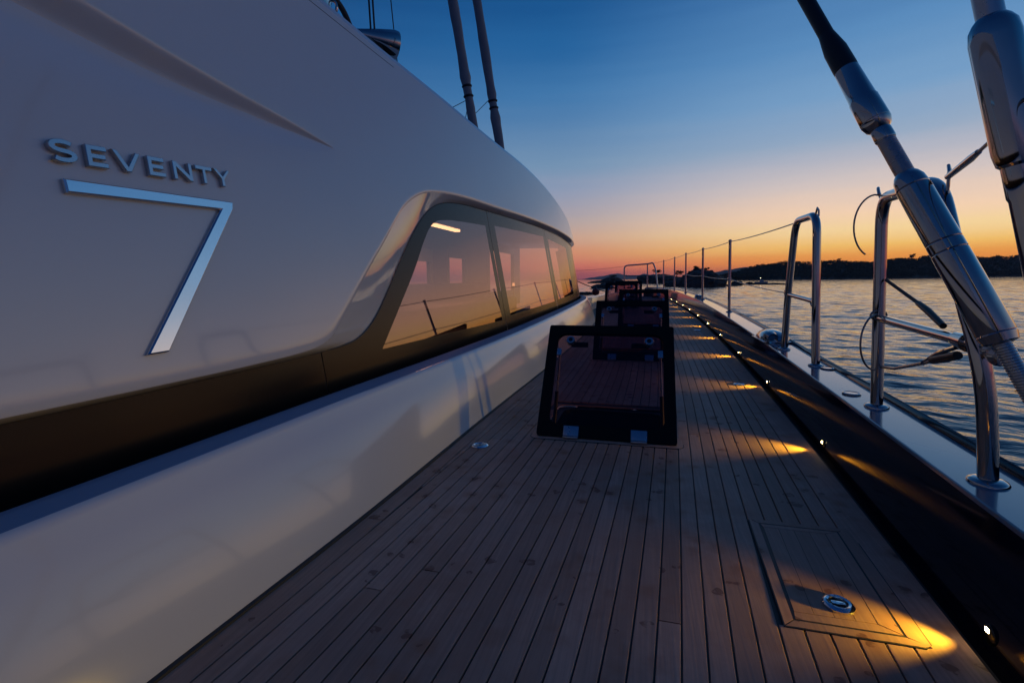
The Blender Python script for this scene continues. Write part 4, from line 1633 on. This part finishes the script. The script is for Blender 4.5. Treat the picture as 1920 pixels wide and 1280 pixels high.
def crown(rr_, w, h, n, flat):
    vs, fs = [], []
    lobes = [(rr_.uniform(-.5, .5) * w, rr_.uniform(-.5, .5) * w, rr_.uniform(0, .7) * h, rr_.uniform(.32, .55)) for _ in range(6)]
    for k in range(n):
        lx, ly, lz, ls = rr_.choice(lobes)
        d = Vector((rr_.gauss(0, 1), rr_.gauss(0, 1), rr_.gauss(0, 1))).normalized() * (rr_.random() ** .4)
        c = Vector((lx + d.x * w * ls, ly + d.y * w * ls, lz + d.z * h * ls * flat))
        s_ = rr_.uniform(.10, .22) * w
        a = Vector((rr_.gauss(0, 1), rr_.gauss(0, 1), rr_.gauss(0, .5))).normalized()
        b_ = a.cross(Vector((rr_.gauss(0, 1), rr_.gauss(0, 1), rr_.gauss(0, 1)))).normalized()
        k0 = len(vs)
        vs += [c - a * s_, c + b_ * s_ * .6, c + a * s_, c - b_ * s_ * .6]
        fs.append((k0, k0 + 1, k0 + 2, k0 + 3))
    return vs, fs


# dense wood on the headland reads as one mass
fr_ = random.Random(5)
protos = []
for k in range(5):
    protos.append(crown(random.Random(100 + k), 3.4, 3.4, 46, .8))
big_v, big_f = [], []
arr_v, arr_f = [], []
protos_np = [(np.array([tuple(v) for v in p[0]]), np.array(p[1])) for p in protos]
cnt = 0
for k in range(2600):
    s = fr_.uniform(.2, 13.5)
    f = fr_.uniform(.06, .80) ** 1.15
    x, y, z = head_pt(s, f)
    pv, pf = fr_.choice(protos_np)
    sc_ = fr_.uniform(.75, 1.35) * (1 if s < 9 else 1.4)
    an = fr_.uniform(0, 6.28)
    rot = np.array([[math.cos(an), -math.sin(an), 0], [math.sin(an), math.cos(an), 0], [0, 0, 1]])
    lift = fr_.uniform(.4, 2.6)
    arr_f.append(pf + cnt)
    vv = (pv * sc_) @ rot.T + np.array([x, y, z + lift])
    arr_v.append(vv)
    cnt += len(pv)
wood = mesh('woodland', np.concatenate(arr_v).tolist(), np.concatenate(arr_f).tolist(), 'foliage')
kind(wood, 'stuff', 'dense dark wood covering the headland across the water', 'woodland')


def make_tree(seed, w, h, flat, lean):
    rr_ = random.Random(seed)
    t = thing('pine_tree', (0, 0, 0), 'dark wind bent pine standing above the headland wood', 'tree', 'pines along the headland skyline')
    tube('trunk', [(0, 0, -1), (lean * .3, 0, h * .35), (lean * .7, 0, h * .7), (lean, 0, h * .95)], [.30, .24, .18, .08], 'bark', t, 7)
    v1, f1 = crown(rr_, w, h * .34, 90, .6)
    for k in range(3):
        b0 = len(v1)
        bv, bf = crown(rr_, w * .5, h * .18, 26, .6)
        ox = rr_.uniform(-.5, .5) * w
        v1 = list(v1) + [v_ + Vector((ox + (-lean * .3), rr_.uniform(-.3, .3) * w, -h * rr_.uniform(.05, .28))) for v_ in bv]
        f1 = list(f1) + [tuple(i + b0 for i in f_) for f_ in bf]
    v1 = [v_ + Vector((lean, 0, h * .72)) for v_ in v1]
    mesh('crown', v1, f1, 'foliage', t)
    return t


pr = [make_tree(41, 5.5, 8.5, .6, 1.0), make_tree(47, 6.5, 7.2, .5, -.8), make_tree(53, 4.2, 9.5, .8, .5), make_tree(59, 7.0, 8.0, .4, 1.6)]
used = [False] * 4
tr_ = random.Random(77)
for k in range(70):
    s = .7 + 12.2 * (k + tr_.uniform(-.4, .4)) / 70
    x, y, z = head_pt(s, tr_.uniform(.42, .8))
    q = tr_.randrange(4)
    if used[q]:
        o = copy_tree(pr[q])
    else:
        o = pr[q]
        used[q] = True
    o.location = (x, y, z - 1.2)
    o.rotation_euler = (0, 0, tr_.choice([0, 0, .4, -.5, 3.0]))
    sc_ = tr_.uniform(.55, .92) * (1 if s < 8.5 else 1.35)
    o.scale = (sc_, sc_, sc_)
for q in range(4):
    if not used[q]:
        for ch in list(pr[q].children):
            bpy.data.objects.remove(ch)
        bpy.data.objects.remove(pr[q])


def small_tree(x, y, z, w, h, lean, seed, label, flat=.5):
    t = make_tree(seed, w, h, flat, lean)
    t.location = (x, y, z)
    t['label'] = label
    del t['group']
    return t


small_tree(15.4, 164, SEA + 4.3, 1.5, 2.1, .25, 81, 'tiny windswept pine on the summit of the pointed islet')
small_tree(18.2, 164.5, SEA + 4.3, 1.6, 1.7, .2, 83, 'small bush on the right shoulder of the pointed islet')
small_tree(17.0, 300, SEA + 2.6, 3.4, 4.6, 2.6, 87, 'umbrella pine with a flat leaning crown on the low islet', .25)
small_tree(6.0, 284, SEA + 4.6, 3.4, 2.8, .4, 89, 'low bushy pine on the rounded islet behind the bow rail')
small_tree(-21.5, 345, SEA + 3.2, 3.4, 2.2, .2, 91, 'low bushy pine on the small domed islet at left')

# motorboat at anchor
mb = thing('motorboat', (46.6, 222, SEA), 'small pale motorboat with a lit lamp anchored off the headland', 'boat')
rows = []
for q, wd, zb in ((0, .95, .0), (.3, 1.05, -.1), (.6, .95, -.05), (.85, .5, .1), (1, .05, .35)):
    y = -2.4 + 4.9 * q
    rows.append([(y, -wd, .75 + .25 * q), (y, -wd * .8, .2), (y, 0, zb), (y, wd * .8, .2), (y, wd, .75 + .25 * q)])
grid('hull', rows, 'boat_white', mb, auto=40)
box('deck', (-2.35, 1.4, -.9, .9, .62, .72), 'boat_white', mb, bev=.03)
box('wheelhouse', (-.5, .9, -.65, .65, .73, 1.55), 'boat_white', mb, bev=.12)
box('windscreen', (.5, .93, -.5, .5, 1.1, 1.45), 'black_gloss', mb, bev=.05)
tube('mast', [(-.2, 0, 1.5), (-.2, 0, 2.3)], .04, 'boat_white', mb, 8)
bm = bmesh.new()
bmesh.ops.create_icosphere(bm, subdivisions=2, radius=.10)
me = bpy.data.meshes.new('lamp')
bm.to_mesh(me)
bm.free()
lp = link('lamp', me, 'boat_lamp', mb, True)
lp.location = (-.2, 0, 2.38)

# ------------------------------------------------------------------ evening haze over the water
vs, fs = box_data(-7100, 7100, -7100, 7100, -4.0, 90)
hz_ = mesh('haze', vs, fs, None)
hm = bpy.data.materials.new('haze')
hm.use_nodes = True
ht = hm.node_tree
ht.nodes.clear()
pv = N(ht, 'ShaderNodeVolumePrincipled')
pv.inputs['Color'].default_value = (.85, .88, .95, 1)
pv.inputs['Density'].default_value = .00010
ho = N(ht, 'ShaderNodeOutputMaterial')
ht.links.new(pv.outputs[0], ho.inputs['Volume'])
hz_.data.materials.append(hm)
kind(hz_, 'stuff')
